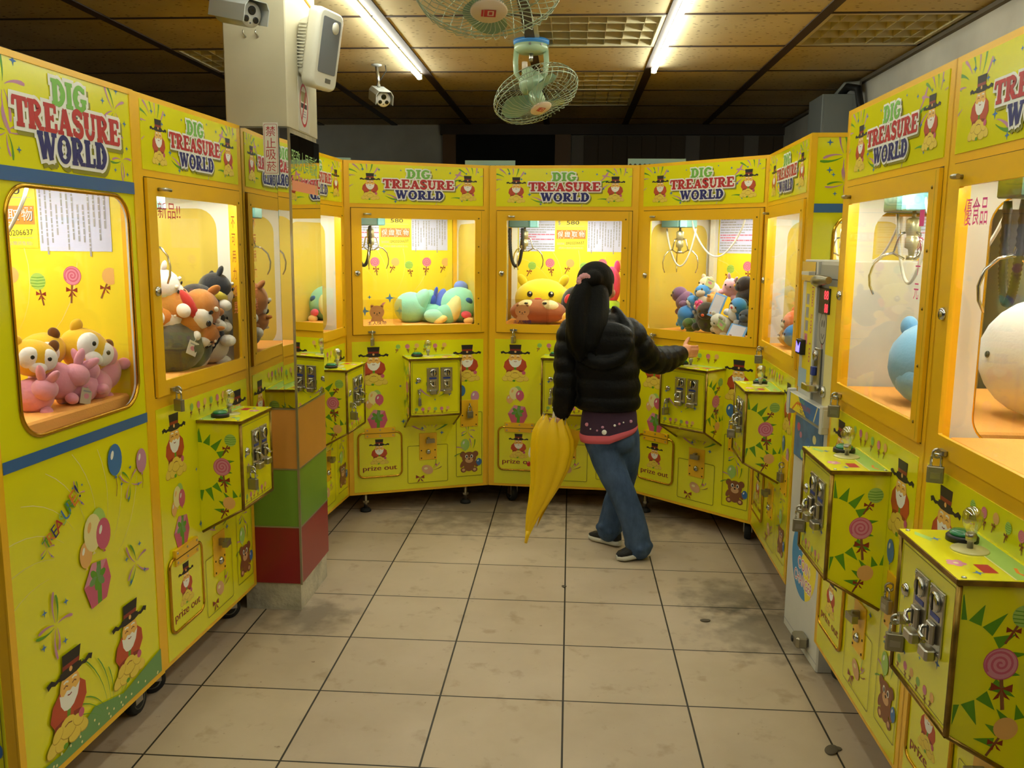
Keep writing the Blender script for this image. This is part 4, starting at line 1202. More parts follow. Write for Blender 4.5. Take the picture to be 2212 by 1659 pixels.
for i, (key, loc, ang, sx, lab) in enumerate(PLACE):
    r = proto if i == 0 else copy_tree(proto)
    r.location = (*loc, 0); r.rotation_euler = (0, 0, rad(ang)); r.scale = (sx, 1, 1)
    tag(r, lab, 'claw machine', 'claw machines lining the room')
    MACH[key] = (r, Matrix.Translation((*loc, 0)) @ Matrix.Rotation(rad(ang), 4, 'Z'))
for key, (r, mx) in MACH.items():
    cl, cr = CLEAR.get(key, (0, 0))
    ch = {c.name.split('.')[0] + ('L' if c.data is side_l.data else ''): c for c in r.children if c.data}
    side_fill(ch['side_panel'], False, cr); side_fill(ch['side_panelL'], True, cl)
CLAWS = {'M1': (0.30, 0.30, 'white'), 'M2': (0.30, 0.15, 'white'), 'M4': (0.2, 0.3, 'white'), 'M5': (0.185, 0.30, 'black'), 'M6': (0.150, 0.30, 'black'), 'M7': (0.125, 0.20, 'white'), 'M8': (0.40, 0.25, 'white'), 'M9': (0.29, 0.115, 'white'), 'M10': (0.24, 0.10, 'black')}
for key, (x, y, c) in CLAWS.items(): make_claw(MACH[key][0], x, y, c)
for key in ('M5', 'M6'): make_guard(MACH[key][0])
for key, (r, mx) in MACH.items():
    fr = {'M5': [], 'M6': [(0.13, 0.065)], 'M7': [(0.715, 0.065)], 'M4': []}.get(key, [(0.075, 0.065), (0.705, 0.065)])
    for x, y in fr + [(0.075, MD - 0.085), (0.715, MD - 0.085)]: make_caster(r, x, y, 0.6 if y < 0.3 else 0)
    for x in {'M5': (0.095, 0.665), 'M6': (0.70,), 'M7': (0.07,)}.get(key, ()): make_foot(r, x, 0.05)

# ---------------------------------------------------------------- padlocks hanging from the hasps
WHERE = {'M1': 'the sideways machine at far left', 'M2': 'the machine of shiba dog plush', 'M4': 'the machine behind the pillar', 'M5': 'the machine with the mint green plush', 'M6': 'the machine with the large yellow and brown plush', 'M7': 'the machine heaped with small plush', 'M8': 'the machine beyond the coin changer', 'M9': 'the machine with the light blue bear', 'M10': 'the nearest machine on the right'}
def make_padlock():
    t = empty('padlock')
    b = MB(); b.box(-0.021, 0.021, -0.009, 0.009, -0.078, -0.034, LOCKM, 0.003); b.box(-0.012, 0.012, -0.0098, -0.009, -0.066, -0.05, STEEL)
    b.build('lock_body', t)
    s = MB(); s.tube([(-0.012, 0, -0.036), (-0.012, 0, -0.012)] + [(0.012 * math.cos(PI - PI * k / 8), 0, -0.012 + 0.012 * math.sin(PI * k / 8)) for k in range(9)] + [(0.012, 0, -0.036)], 0.0036, CHROME, n=8)
    s.build('shackle', t)
    return t
pad0 = make_padlock(); padn = 0
def padlock(key, spot):
    global padn
    loc, txt, sw = {'door': ((0.134, -0.027, 0.9935), 'grey padlock on the window door of ', 1.2), 'box': ((BX0 + 0.049, -BD - 0.018, 0.686), 'grey padlock on the coin box of ', 1.35), 'plate': ((0.672, -0.020, 0.574), 'grey padlock on the lower right latch of ', 0.2)}[spot]
    p = pad0 if padn == 0 else copy_tree(pad0)
    padn += 1
    r, mx = MACH[key]
    l = Vector(loc); l.x *= r.scale.x
    p.matrix_world = mx @ Matrix.Translation(l) @ Matrix.Rotation(sw, 4, 'Z') @ Matrix.Scale(0.86, 4)
    tag(p, txt + WHERE[key], 'padlock', 'padlocks on the machines')
for key in ('M2', 'M5', 'M6', 'M7', 'M8', 'M9', 'M10'): padlock(key, 'door')
for key in ('M2', 'M4', 'M5', 'M6', 'M7', 'M8', 'M9', 'M10'): padlock(key, 'box')
for key in ('M5', 'M8', 'M9'): padlock(key, 'plate')

# handwriting on the window panes
def pane_writing(key, items):
    r, mx = MACH[key]
    door = [c for c in r.children if c.name.startswith('door')][0]
    pane = [c for c in door.children if c.name.startswith('window_pane')][0]
    for body, x, z, h, m, w in items:
        b = MB(); a = Art(b, (0, -0.0061, 0), start=2e-4)
        a.text(body, x, z, h, m, w=w); b.build('pane_writing', pane)
RPEN = mat('marker_red', 'D84A5A', 0.6); OPEN_ = mat('marker_orange', 'F08A5A', 0.6); PKPEN = mat('marker_hot_pink', 'F0509A', 0.6); YPEN = mat('marker_lime', 'C8DC3A', 0.6)
pane_writing('M2', [('新品!!', 0.175, 1.552, 0.05, RPEN, 0.15)] + [(c, 0.672, 1.53 - 0.062 * k, 0.042, OPEN_, 0.032) for k, c in enumerate('不可用力搖晃')])
pane_writing('M10', [('優食品', 0.172, 1.535, 0.06, PKPEN, 0.11)])
pane_writing('M9', [(c, 0.665, 1.53 - 0.06 * k, 0.04, PKPEN, 0.03) for k, c in enumerate('一次十元')])

# ---------------------------------------------------------------- coin changer
CW, CD, CH = 0.413, 0.40, 1.415
cc = empty('coin_changer', (0.861, 3.312, 0), rad(-88.2), 'white coin changer cabinet with a round blue and yellow emblem, between two machines', 'coin changer')
CWHITE = mat('changer_white', 'D6D4CC', 0.4, var=0.08); CGREY = mat('changer_grey', 'A8A69C', 0.5)
b = MB(); b.box(0, CW, 0, CD, 0.0, CH, CWHITE, 0.006)
a = Art(b, (0, 0, 0)); a.clip = (0.004, CW - 0.004, 0.02, CH - 0.01)
a.line([(0, 0.845), (CW, 0.845)], 0.004, GREY); a.line([(0.0, 0.03), (CW, 0.03)], 0.003, GREY)
a.ell(0.205, 0.33, 0.145, 0.145, mat('emblem_blue', '3C8CC4', 0.4), n=40)
a.poly([(0.20, 0.475)] + [(0.205 + 0.145 * math.cos(rad(t)), 0.33 + 0.145 * math.sin(rad(t))) for t in range(80, -85, -11)] + [(0.225, 0.25), (0.18, 0.33), (0.215, 0.40)], INNER)
for k, (tx, z, h, w) in enumerate((('兌幣', 0.385, 0.062, 0.14), ('COIN', 0.310, 0.042, 0.14), ('CHANGER', 0.252, 0.040, 0.21))):
    for dx, dz in ((-0.004, 0), (0.004, 0), (0, 0.004), (0, -0.004)): a.text(tx, 0.21 + dx, z + dz, h, WHITEP, w=w)
    a.text(tx, 0.21, z, h, ROSE, w=w)
for x, z in ((0.30, 0.36), (0.28, 0.31)): a.ell(x, z, 0.012, 0.012, CREAM, n=12)
b.build('cabinet', cc)
b = MB(); b.box(0.012, 0.176, -0.004, 0.0, 0.945, 1.335, INNER)
a = Art(b, (0, -0.004, 0))
a.rect(0.012, 0.050, 0.945, 1.335, CWHITE); a.rect(0.012, 0.11, 0.945, 1.02, mat('slip_blue', 'A8C4D8', 0.5))
for k in range(4):
    a.rect(0.060, 0.096, 1.255 - 0.048 * k, 1.293 - 0.048 * k, CGREY if k < 3 else PINK)
    a.ell(0.078, 1.274 - 0.048 * k, 0.011, 0.013, GREY if k < 3 else ROSE, n=12)
for k, z in enumerate((1.285, 1.19, 1.085)):
    a.text(('1000', '500', '100')[k], 0.130, z, 0.020, ROSE, w=0.07, rot=-PI / 2)
b.build('price_panel', cc)
b = MB(); b.box(0.012, 0.17, -0.012, -0.001, 1.340, 1.408, CHROME); b.box(0.085, 0.17, -0.035, -0.012, 1.362, 1.374, CWHITE); b.build('hasp_cover', cc)
b = MB(); b.box(0.178, 0.196, -0.012, 0.0, 0.90, 1.41, CWHITE, 0.002); b.build('door_edge', cc)
b = MB(); b.box(0.20, 0.395, -0.003, 0.0, 0.90, 1.40, CGREY)
a = Art(b, (0, -0.003, 0))
a.rect(0.20, 0.395, 1.352, 1.355, INK); a.rect(0.30, 0.39, 0.92, 1.17, CREAM); a.rect(0.30, 0.39, 1.10, 1.33, INNER)
a.ell(0.262, 1.185, 0.038, 0.058, INK, n=28); a.ell(0.262, 1.185, 0.034, 0.053, CGREY, n=28)
for x in (0.250, 0.272): a.ell(x, 1.20, 0.005, 0.013, INK, n=10)
a.line([(0.246, 1.165), (0.262, 1.148), (0.278, 1.165)], 0.004, INK)
a.text('$', 0.262, 1.118, 0.026, RED)
b.build('door_panel', cc)
b = MB(); b.box(0.215, 0.325, -0.008, -0.003, 1.235, 1.322, BLACK, 0.002); p = b.build('counter_display', cc)
b = MB(); a = Art(b, (0, -0.008, 0))
LEDR = mat('led_red', (1.0, 0.03, 0.05), emit=1.6)
a.text('88', 0.292, 1.299, 0.030, LEDR, w=0.045); a.text('88', 0.297, 1.255, 0.030, LEDR, w=0.035); b.build('red_digits', p)
b = MB(); b.tube([(0.205, -0.008, 1.335), (0.24, -0.03, 1.345), (0.30, -0.042, 1.35), (0.375, -0.03, 1.352)], [0.016, 0.019, 0.019, 0.012], LOCKM, n=10); b.build('lever_handle', cc)
b = MB(); b.box(0.018, 0.082, -0.022, 0.0, 1.07, 1.125, BLACK, 0.004); p = b.build('bill_slot', cc)

b = MB(); a = Art(b, (0, -0.0222, 0)); a.poly([(0.022, 1.078), (0.066, 1.078), (0.074, 1.118), (0.052, 1.098), (0.026, 1.118)], mat('slot_glow_blue', (0.10, 0.08, 1.0), emit=2.5)); b.build('slot_light', p)
b = MB()
b.box(0.225, 0.275, -0.016, -0.003, 0.985, 1.115, STEEL, 0.004); b.lathe([(0.018, 0), (0.018, 0.008), (0, 0.01)], CHROME, (0.25, -0.016, 1.09), (0, -1, 0), n=18)
b.box(0.235, 0.262, -0.03, -0.016, 1.02, 1.05, mat('coin_badge_blue', '2A3F9A', 0.3), 0.003); b.box(0.205, 0.285, -0.05, -0.004, 0.965, 0.99, CHROME, 0.006)
b.build('coin_acceptor', cc)
b = MB(); b.lathe([(0, 0.012), (0.010, 0.012), (0.018, 0.008), (0.020, 0)], CHROME, (0.315, -0.003, 0.972), (0, -1, 0), n=18); b.build('key_lock', cc)
b = MB(); b.lathe([(0, 0.008), (0.008, 0.008), (0.013, 0.004), (0.014, 0)], STEEL, (0.375, 0, 0.42), (0, -1, 0), n=14); b.build('key_lock', cc)
b = MB(); b.box(-0.01, 0.40, -0.030, -0.002, 0.862, 0.925, CWHITE, 0.004)
for x in (-0.004, 0.388): b.box(x - 0.008, x + 0.010, -0.036, -0.002, 0.840, 0.935, CWHITE, 0.006)
a = Art(b, (0, -0.030, 0)); a.clip = (-0.006, 0.396, 0.864, 0.923)
a.rect(0.01, 0.375, 0.864, 0.923, SKYB)
a.poly([(0.02, 0.864), (0.22, 0.864), (0.12, 0.923), (0.02, 0.923)], INNER); a.line([(0.31, 0.866), (0.345, 0.922)], 0.008, CREAM); a.line([(0.05, 0.864), (0.10, 0.895), (0.16, 0.90)], 0.008, ORANGE)
a.text('DIG', 0.165, 0.913, 0.016, GREEN, w=0.06); a.text('TREASURE', 0.19, 0.895, 0.018, RED, w=0.16); a.text('WORLD', 0.20, 0.874, 0.018, NAVY, w=0.11)
b.build('title_tray', cc)
b = MB(); b.box(0.012, 0.335, -0.004, 0.0, 0.685, 0.835, mat('picture_blue', '5A86B8', 0.4, var=0.5, vscale=14))
a = Art(b, (0, -0.004, 0)); a.clip = (0.014, 0.333, 0.687, 0.833)
for x, z, r, m in ((0.06, 0.80, 0.02, ROSE), (0.09, 0.775, 0.015, PINK), (0.18, 0.76, 0.03, SKYB), (0.25, 0.79, 0.02, CREAM), (0.30, 0.72, 0.03, MAUVE), (0.12, 0.71, 0.02, LGREEN)): a.ell(x, z, r, r * 0.8, m, n=14)
b.build('picture_panel', cc)
b = MB(); b.box(0.255, 0.325, -0.045, 0.0, 0.045, 0.085, LOCKM, 0.010); b.lathe([(0.012, 0), (0.010, 0.003), (0, 0.003)], BLACK, (0.275, -0.045, 0.062), (0, -1, 0), n=12); b.build('base_lock', cc)
# ---------------------------------------------------------------- plush toys
def plush(h): return mat('plush_' + h, h, 0.9, spec=0.2, sheen=0.4, bump=0.15, bscale=120)
BED = 1.012
def toy(key, name, label, loc, rot, parts, group=None, cat='plush toy'):
    """parts: (part name, colour, [(centre, radii, euler)]) in toy space; loc in machine space"""
    r, mx = MACH[key]
    t = empty(name, (0, 0, 0), 0, label, cat, group)
    l = Vector(loc); 
    t.matrix_world = mx @ Matrix.Translation(l) @ Euler(rot).to_matrix().to_4x4()
    for pn, col, ells in parts:
        b = MB()
        m = col if not isinstance(col, str) else plush(col)
        for e in ells:
            c, rr = e[0], e[1]
            b.ell(c, rr, m, e[2] if len(e) > 2 else (0, 0, 0), nu=18, nv=12)
        b.build(pn, t)
    return t
EYE = mat('bead_black', '15120F', 0.15, spec=0.8)
def face(y, z, dx, r):
    return ('eye', EYE, [((-dx, y, z), (r, r * 0.5, r))]), ('eye', EYE, [((dx, y, z), (r, r * 0.5, r))])
def pup(key, label, loc, rot, s, coat, white='F0E8DC', scarf=None, group='dog plush toys'):
    ps = [('body', coat, [((0, 0, 0), (0.105 * s, 0.10 * s, 0.095 * s))]),
          ('belly', white, [((0.01 * s, -0.035 * s, -0.02 * s), (0.082 * s, 0.078 * s, 0.075 * s))]),
          ('head', coat, [((0, -0.05 * s, 0.105 * s), (0.080 * s, 0.070 * s, 0.066 * s))]),
          ('muzzle', white, [((0, -0.095 * s, 0.088 * s), (0.050 * s, 0.042 * s, 0.040 * s))]),
          ('nose', EYE, [((0, -0.136 * s, 0.098 * s), (0.013 * s, 0.009 * s, 0.010 * s))]),
          ('ear', coat, [((-0.055 * s, -0.035 * s, 0.165 * s), (0.020 * s, 0.012 * s, 0.028 * s), (0, -0.4, 0))]),
          ('ear', coat, [((0.055 * s, -0.035 * s, 0.165 * s), (0.020 * s, 0.012 * s, 0.028 * s), (0, 0.4, 0))]),
          ('paw', white, [((-0.06 * s, -0.095 * s, 0.03 * s), (0.024 * s, 0.03 * s, 0.024 * s))]),
          ('paw', white, [((0.06 * s, -0.095 * s, 0.03 * s), (0.024 * s, 0.03 * s, 0.024 * s))]),
          ('paw', white, [((-0.065 * s, -0.09 * s, -0.065 * s), (0.028 * s, 0.036 * s, 0.026 * s))]),
          ('paw', white, [((0.065 * s, -0.09 * s, -0.065 * s), (0.028 * s, 0.036 * s, 0.026 * s))]),
          ('brow', white, [((-0.03 * s, -0.108 * s, 0.142 * s), (0.011 * s, 0.008 * s, 0.008 * s)), ((0.03 * s, -0.108 * s, 0.142 * s), (0.011 * s, 0.008 * s, 0.008 * s))]),
          *face(-0.118 * s, 0.118 * s, 0.032 * s, 0.009 * s)]
    t = toy(key, 'plush_dog', label, loc, rot, ps, group)
    if scarf:
        b = MB(); b.torus((0, -0.03 * s, 0.052 * s), 0.070 * s, 0.020 * s, plush(scarf), axis=(0, 0.25, 1), n=22, k=8)
        b.ell((0.03 * s, -0.10 * s, 0.03 * s), (0.026 * s, 0.014 * s, 0.03 * s), plush(scarf)); b.build('scarf', t)
    return t
pup('M2', 'charcoal grey plush dog seen from its back, front left in the shiba machine', (0.430, 0.140, 1.100), (0.2, 0.1, 2.6), 1.02, '55554E')
pup('M2', 'olive grey plush dog with a green patterned scarf, front row in the shiba machine', (0.525, 0.135, 1.082), (0.5, 0.9, 2.3), 0.85, '5C6650', scarf='4E7A3A')
pup('M2', 'black and white plush dog lying at the right edge of the front row', (0.598, 0.115, 1.098), (0.1, 0.9, 0.7), 0.82, '26262A')
pup('M2', 'orange shiba plush with a red scarf on top of the dog heap', (0.450, 0.165, 1.222), (1.1, 0.9, 0.3), 0.95, 'C8803A', scarf='C03028')
pup('M2', 'orange shiba plush face down below the red scarf', (0.455, 0.095, 1.170), (1.7, 0.5, 0.7), 0.60, 'C07A36')
pup('M2', 'black husky plush with a yellow scarf, highest in the dog heap', (0.575, 0.120, 1.228), (0.4, 0.2, 0.8), 0.84, '202024', scarf='E2CC3A')
pup('M2', 'white plush dog with a green scarf behind the orange shiba', (0.440, 0.230, 1.250), (0.3, -0.6, 0.2), 0.80, 'ECE4DC', scarf='3E8A4A')
pup('M2', 'small orange plush dog wedged at the left of the heap', (0.405, 0.215, 1.165), (0.4, -0.5, 0.2), 0.66, 'E08A3C')
pup('M2', 'brown plush dog buried at the back of the heap', (0.30, 0.40, 1.10), (0, 0, 0.4), 0.95, '9A6A3C')

def seabun(label, loc, rot, s):
    toy('M1', 'plush_bunny', label, loc, rot, [('body', 'E79AAE', [((0, 0, 0), (0.062 * s, 0.055 * s, 0.058 * s))]), ('head', 'EBA3B6', [((0.035 * s, -0.02 * s, 0.04 * s), (0.040 * s, 0.038 * s, 0.036 * s))]),
        ('ear', 'EBA3B6', [((0.055 * s, -0.02 * s, 0.085 * s), (0.014 * s, 0.012 * s, 0.034 * s), (0.2, 0.5, 0))]), ('ear', 'EBA3B6', [((0.02 * s, -0.02 * s, 0.09 * s), (0.014 * s, 0.012 * s, 0.034 * s), (0.1, -0.2, 0))]),
        ('paw', 'E79AAE', [((0.05 * s, -0.04 * s, -0.03 * s), (0.02 * s, 0.022 * s, 0.018 * s))]), ('tail', 'F0B4C2', [((-0.055 * s, 0.02 * s, -0.02 * s), 0.018 * s)])], 'pink plush in the sideways machine')
seabun('pink plush nearest the left window edge of the sideways machine', (0.655, 0.330, 1.052), (0.3, 0.2, 0.4), 0.82)
seabun('pink plush second from the left, higher in the pink heap', (0.670, 0.410, 1.080), (0.1, 0.5, 0.9), 0.88)
seabun('pink plush with an upright ear in the middle of the pink row', (0.692, 0.470, 1.055), (-0.2, -0.2, 1.2), 0.86)
seabun('pink plush resting low beside the gold window lip', (0.695, 0.545, 1.050), (0.2, 0.3, 2.0), 0.80)
seabun('pink plush standing tallest at the right end of the pink row', (0.690, 0.590, 1.080), (0, -0.9, 1.5), 0.92)
def pale_cub(label, loc, rot, s):
    toy('M1', 'plush_cub', label, loc, rot, [('head', 'F2BE28', [((0, 0, 0), (0.085 * s, 0.070 * s, 0.068 * s))]), ('face_patch', 'F6F0EA', [((-0.032 * s, -0.046 * s, 0.006 * s), (0.036 * s, 0.026 * s, 0.040 * s)), ((0.032 * s, -0.046 * s, 0.006 * s), (0.036 * s, 0.026 * s, 0.040 * s))]),
        ('muzzle', 'FAF4EE', [((0, -0.058 * s, -0.024 * s), (0.032 * s, 0.022 * s, 0.022 * s))]), ('ear', 'EDB626', [((-0.066 * s, 0, 0.052 * s), (0.020 * s, 0.014 * s, 0.024 * s))]), ('ear', '7A4A1E', [((0.066 * s, 0, 0.052 * s), (0.020 * s, 0.014 * s, 0.024 * s))]),
        *face(-0.070 * s, 0.012 * s, 0.030 * s, 0.008 * s)], 'yellow plush heads in the sideways machine')
pale_cub('yellow plush head with a white face patch on top of the pink heap', (0.680, 0.530, 1.150), (0.0, 0.6, 1.2), 0.88)
pale_cub('yellow plush head at the left window edge above the pink heap', (0.650, 0.345, 1.150), (0.1, 0.2, 1.0), 0.72)
pale_cub('yellow plush head lying behind the pink heap', (0.610, 0.44, 1.155), (0.3, -0.3, 0.4), 0.75)

# M4
toy('M4', 'plush_animal', 'mint plush toy seen past the right edge of the pillar', (0.545, 0.17, 1.15), (0, 0, 0.4), [('body', '8CC8B0', [((0, 0, -0.04), (0.10, 0.10, 0.09))]), ('head', '96D2BA', [((-0.02, -0.02, 0.05), (0.085, 0.08, 0.075))]), ('arm', '8CC8B0', [((0.09, -0.05, -0.05), (0.05, 0.035, 0.03))]), *face(-0.09, 0.06, 0.035, 0.008)])
toy('M4', 'plush_animal', 'blue plush toy beside the mint plush past the pillar', (0.675, 0.23, 1.14), (0, 0, 0), [('body', '5A6EC4', [((0, 0, 0), (0.055, 0.07, 0.085))]), ('head', '6478CC', [((0, -0.02, 0.06), (0.05, 0.05, 0.045))]), *face(-0.068, 0.07, 0.02, 0.006)])

# M5: mint plush on its back
toy('M5', 'plush_animal', 'large mint green plush with blue ears lying on its back', (0.56, 0.38, 1.095), (0, 0, 0), [
    ('body', '93D8C2', [((-0.13, 0.02, 0.0), (0.098, 0.10, 0.092)), ((-0.02, 0.03, -0.03), (0.10, 0.085, 0.055))]),
    ('leg', '93D8C2', [((-0.085, -0.02, 0.035), (0.045, 0.05, 0.085), (0, 0.55, 0))]), ('leg', '8CD2BC', [((-0.04, 0.05, 0.03), (0.045, 0.05, 0.085), (0, 0.65, 0))]),
    ('foot', 'A0DEC8', [((-0.01, -0.09, -0.045), (0.068, 0.05, 0.042), (0, 0.2, 0))]), ('sole_patch', 'EEDC8A', [((0.015, -0.115, -0.06), (0.045, 0.035, 0.024), (0, -0.4, 0))]),
    ('arm', '8CD2BC', [((0.055, -0.08, -0.035), (0.062, 0.055, 0.058), (0, 0.4, 0))]),
    ('head', '93D8C2', [((0.155, -0.02, 0.015), (0.115, 0.11, 0.105), (0, 0.35, 0))]), ('face_rim', 'E2E2A0', [((0.105, -0.045, 0.0), (0.055, 0.095, 0.10), (0, 0.35, 0))]),
    ('ear', '5A74D8', [((0.045, 0.03, 0.03), (0.032, 0.03, 0.085), (0, 0.35, 0))]), ('ear', '7C92E4', [((0.175, 0.03, 0.115), (0.045, 0.03, 0.04), (0, 0.4, 0))]),
    ('tuft', '3E58C0', [((0.02, 0.02, 0.09), (0.012, 0.012, 0.032), (0, 0.2, 0)), ((0.0, 0.02, 0.04), (0.022, 0.02, 0.035), (0, 0.3, 0))]),
    ('eye', '2E5E9E', [((0.185, -0.116, 0.045), (0.024, 0.012, 0.017), (0, 0.5, 0.2))]),
    ('mouth', 'E2607A', [((0.165, -0.128, -0.035), (0.034, 0.014, 0.022), (0, 0.2, 0.2))]), ('snout', 'F0C878', [((0.178, -0.128, -0.070), (0.030, 0.025, 0.022)), ((0.23, -0.08, -0.062), (0.05, 0.03, 0.02))])])
# M6
toy('M6', 'plush_cushion', 'very large yellow round plush with small black eyes, on top of the brown one', (0.250, 0.39, 1.150), (0, 0, 0), [
    ('body', 'F2DC28', [((0, 0, 0), (0.165, 0.13, 0.118))]), ('ear', 'E8CC24', [((-0.120, 0, 0.105), (0.026, 0.022, 0.040), (0, -0.55, 0))]), ('ear', 'E8CC24', [((0.125, 0, 0.105), (0.026, 0.022, 0.040), (0, 0.55, 0))]),
    *face(-0.118, 0.032, 0.062, 0.017), ('glint', WHITEP, [((-0.058, -0.127, 0.038), (0.006, 0.003, 0.006)), ((0.066, -0.127, 0.038), (0.006, 0.003, 0.006))]), ('mouth', 'D84A3A', [((-0.012, -0.13, 0.006), (0.022, 0.010, 0.006))])])
toy('M6', 'plush_cushion', 'wide brown plush with cream cheek patches under the big yellow one', (0.240, 0.27, 1.082), (0, 0, 0), [
    ('body', 'A86238', [((0, 0, 0), (0.168, 0.115, 0.073))]), ('cheek_patch', 'F0DCA0', [((-0.062, -0.040, 0.030), (0.056, 0.060, 0.040))]), ('cheek_patch', 'F0DCA0', [((0.062, -0.040, 0.030), (0.062, 0.060, 0.040))]),
    ('eye', EYE, [((-0.062, -0.088, 0.052), (0.012, 0.008, 0.006)), ((0.045, -0.088, 0.054), (0.014, 0.008, 0.007))])])
toy('M6', 'plush_animal', 'black plush with a red oval patch, right of the big yellow plush', (0.455, 0.32, 1.125), (0, 0, 0), [('body', '1C1C1E', [((0, 0, 0), (0.090, 0.085, 0.105))]), ('red_patch', 'D83A3E', [((-0.045, -0.07, 0.035), (0.018, 0.018, 0.028), (0, 0.4, 0))]), ('ear', '1C1C1E', [((0.05, 0, 0.10), (0.02, 0.02, 0.04))])])
toy('M6', 'plush_animal', 'small yellow plush in front of the black plush', (0.425, 0.17, 1.055), (0, 0, 0), [('body', 'F0C030', [((0, 0, 0), (0.040, 0.035, 0.038))]), ('head', 'F2C838', [((0.03, -0.01, 0.045), (0.028, 0.026, 0.024))]), ('belly', 'E8E4D8', [((0, -0.022, -0.012), (0.026, 0.02, 0.022))])])
toy('M6', 'plush_animal', 'hot pink plush standing at the right side of the yellow plush machine', (0.655, 0.34, 1.235), (0, 0, 0), [('body', 'F0508A', [((0, 0, 0), (0.055, 0.06, 0.11))]), ('ear', 'F0508A', [((0.03, 0, 0.105), (0.018, 0.018, 0.04))])])
toy('M6', 'plush_animal', 'lime green plush under the hot pink plush', (0.655, 0.34, 1.085), (0, 0, 0), [('body', 'B4DC30', [((0, 0, 0), (0.07, 0.08, 0.075))]), ('paw', 'B4DC30', [((-0.06, -0.06, -0.03), (0.03, 0.03, 0.025))])])
# M7 heap
G7 = 'small mixed plush in the heaped machine'
def critter(label, loc, rot, r, body, headc=None, patch=None, ears='round', spots=None):
    hc = headc or body
    ps = [('body', body, [((0, 0, 0), (r, r * 0.9, r * 0.95))]), ('head', hc, [((0, -r * 0.35, r * 0.8), (r * 0.78, r * 0.7, r * 0.68))])]
    if patch: ps.append(('muzzle', patch, [((0, -r * 0.78, r * 0.70), (r * 0.5, r * 0.36, r * 0.38))])); ps.append(('belly', patch, [((0, -r * 0.4, -r * 0.1), (r * 0.7, r * 0.62, r * 0.66))]))
    for d in (-1, 1):
        if ears == 'round': ps.append(('ear', hc, [((d * r * 0.55, -r * 0.3, r * 1.35), (r * 0.26, r * 0.18, r * 0.28))]))
        elif ears == 'long': ps.append(('ear', hc, [((d * r * 0.4, -r * 0.3, r * 1.6), (r * 0.18, r * 0.14, r * 0.5), (0, d * 0.3, 0))]))
        ps.append(('paw', patch or body, [((d * r * 0.75, -r * 0.6, -r * 0.45), (r * 0.34, r * 0.36, r * 0.3))]))
        ps.append(('eye', EYE, [((d * r * 0.3, -r * 1.0, r * 0.98), (r * 0.09, r * 0.06, r * 0.11))]))
    if spots: ps.append(('nose', spots, [((0, -r * 1.13, r * 0.78), (r * 0.13, r * 0.09, r * 0.11))]))
    return toy('M7', 'plush_critter', label, loc, rot, ps, G7)
critter('purple plush at the left of the plush heap', (0.170, 0.215, 1.165), (0.2, -0.5, -0.7), 0.062, '7A5478', ears='none')
critter('white and tan plush dog high in the plush heap', (0.305, 0.24, 1.225), (0.2, 0.2, -0.3), 0.058, 'E8E0D4', 'E0C8A4', 'F4EEE4')
critter('pink plush at the top of the plush heap', (0.415, 0.27, 1.245), (0.5, 0.4, 0.2), 0.048, 'F0B8C4', ears='long')
critter('black plush bird with an orange beak, tallest in the plush heap', (0.565, 0.21, 1.215), (0, 0, -0.8), 0.068, '161618', patch='18181A', ears='none', spots='E8A020')
critter('blue plush with a white face at the right of the plush heap', (0.545, 0.155, 1.135), (0.2, 0.6, -0.2), 0.058, '3A86C0', patch='EAE6E0', ears='none', spots='C02A2A')
critter('bright blue plush behind the pink bow', (0.315, 0.19, 1.185), (0, -0.3, 0.2), 0.055, '3C8CD0', ears='none', patch='D8C8B0')
critter('orange plush lying behind the blue card', (0.360, 0.20, 1.190), (1.2, 0.5, 0.4), 0.042, 'E8A050')
critter('blue plush upside down at the lower left of the plush heap', (0.215, 0.160, 1.105), (2.6, 0.3, -0.4), 0.050, '3486CC', patch='E6E4DE', ears='round', spots='B02828')
critter('blue plush with white paws above the upside down one', (0.245, 0.19, 1.150), (0.2, 0.4, -0.4), 0.042, '3E90D2', patch='ECEAE4', ears='round')
critter('green plush at the bottom left of the plush heap', (0.255, 0.155, 1.050), (0.8, -0.4, 0.2), 0.040, '4A6A3A', ears='none')
critter('black plush with orange feet in the middle of the plush heap', (0.365, 0.155, 1.085), (0.3, 0.1, 0.2), 0.070, '1A1A1C', patch='1E1E20', ears='none', spots='E05A28')
critter('grey white plush with a green paper tag at the front of the plush heap', (0.475, 0.115, 1.065), (0.5, 0.3, -0.3), 0.052, 'C8C4B4', patch='D8D4C6', ears='round')
critter('dark grey plush filling the right end of the plush heap', (0.62, 0.13, 1.075), (0, 0, 0), 0.055, '3A4048', patch='50585E')
critter('brown plush sitting low behind the plush heap', (0.45, 0.33, 1.09), (0, 0, 0), 0.075, '8A6A4A')
def card(label, loc, rot, w, h, group):
    r, mx = MACH['M7']
    t = empty('gift_card', (0, 0, 0), 0, label, 'card', group); t.matrix_world = mx @ Matrix.Translation(loc) @ Euler(rot).to_matrix().to_4x4()
    b = MB(); b.box(-w, w, -0.003, 0.003, -h, h, mat('card_blue', '6AA4E0', 0.4), 0.002); b.build('card_back', t)
    b = MB(); b.box(-w * 0.78, w * 0.78, -0.0042, -0.003, -h * 0.86, h * 0.86, mat('card_window', 'C8C6D0', 0.3)); b.box(-w * 0.6, -w * 0.35, -0.005, -0.004, -h * 0.8, -h * 0.66, BROWN); b.build('card_window', t)
card('blue rimmed card leaning upright in the middle of the plush heap', (0.455, 0.090, 1.165), (-0.25, 0.25, 0.0), 0.036, 0.062, 'blue cards among the plush')
card('blue rimmed card lying at the lower right of the plush heap', (0.60, 0.060, 1.045), (-0.5, 0.15, 0.0), 0.05, 0.036, 'blue cards among the plush')
r_, mx_ = MACH['M7']
b = MB()
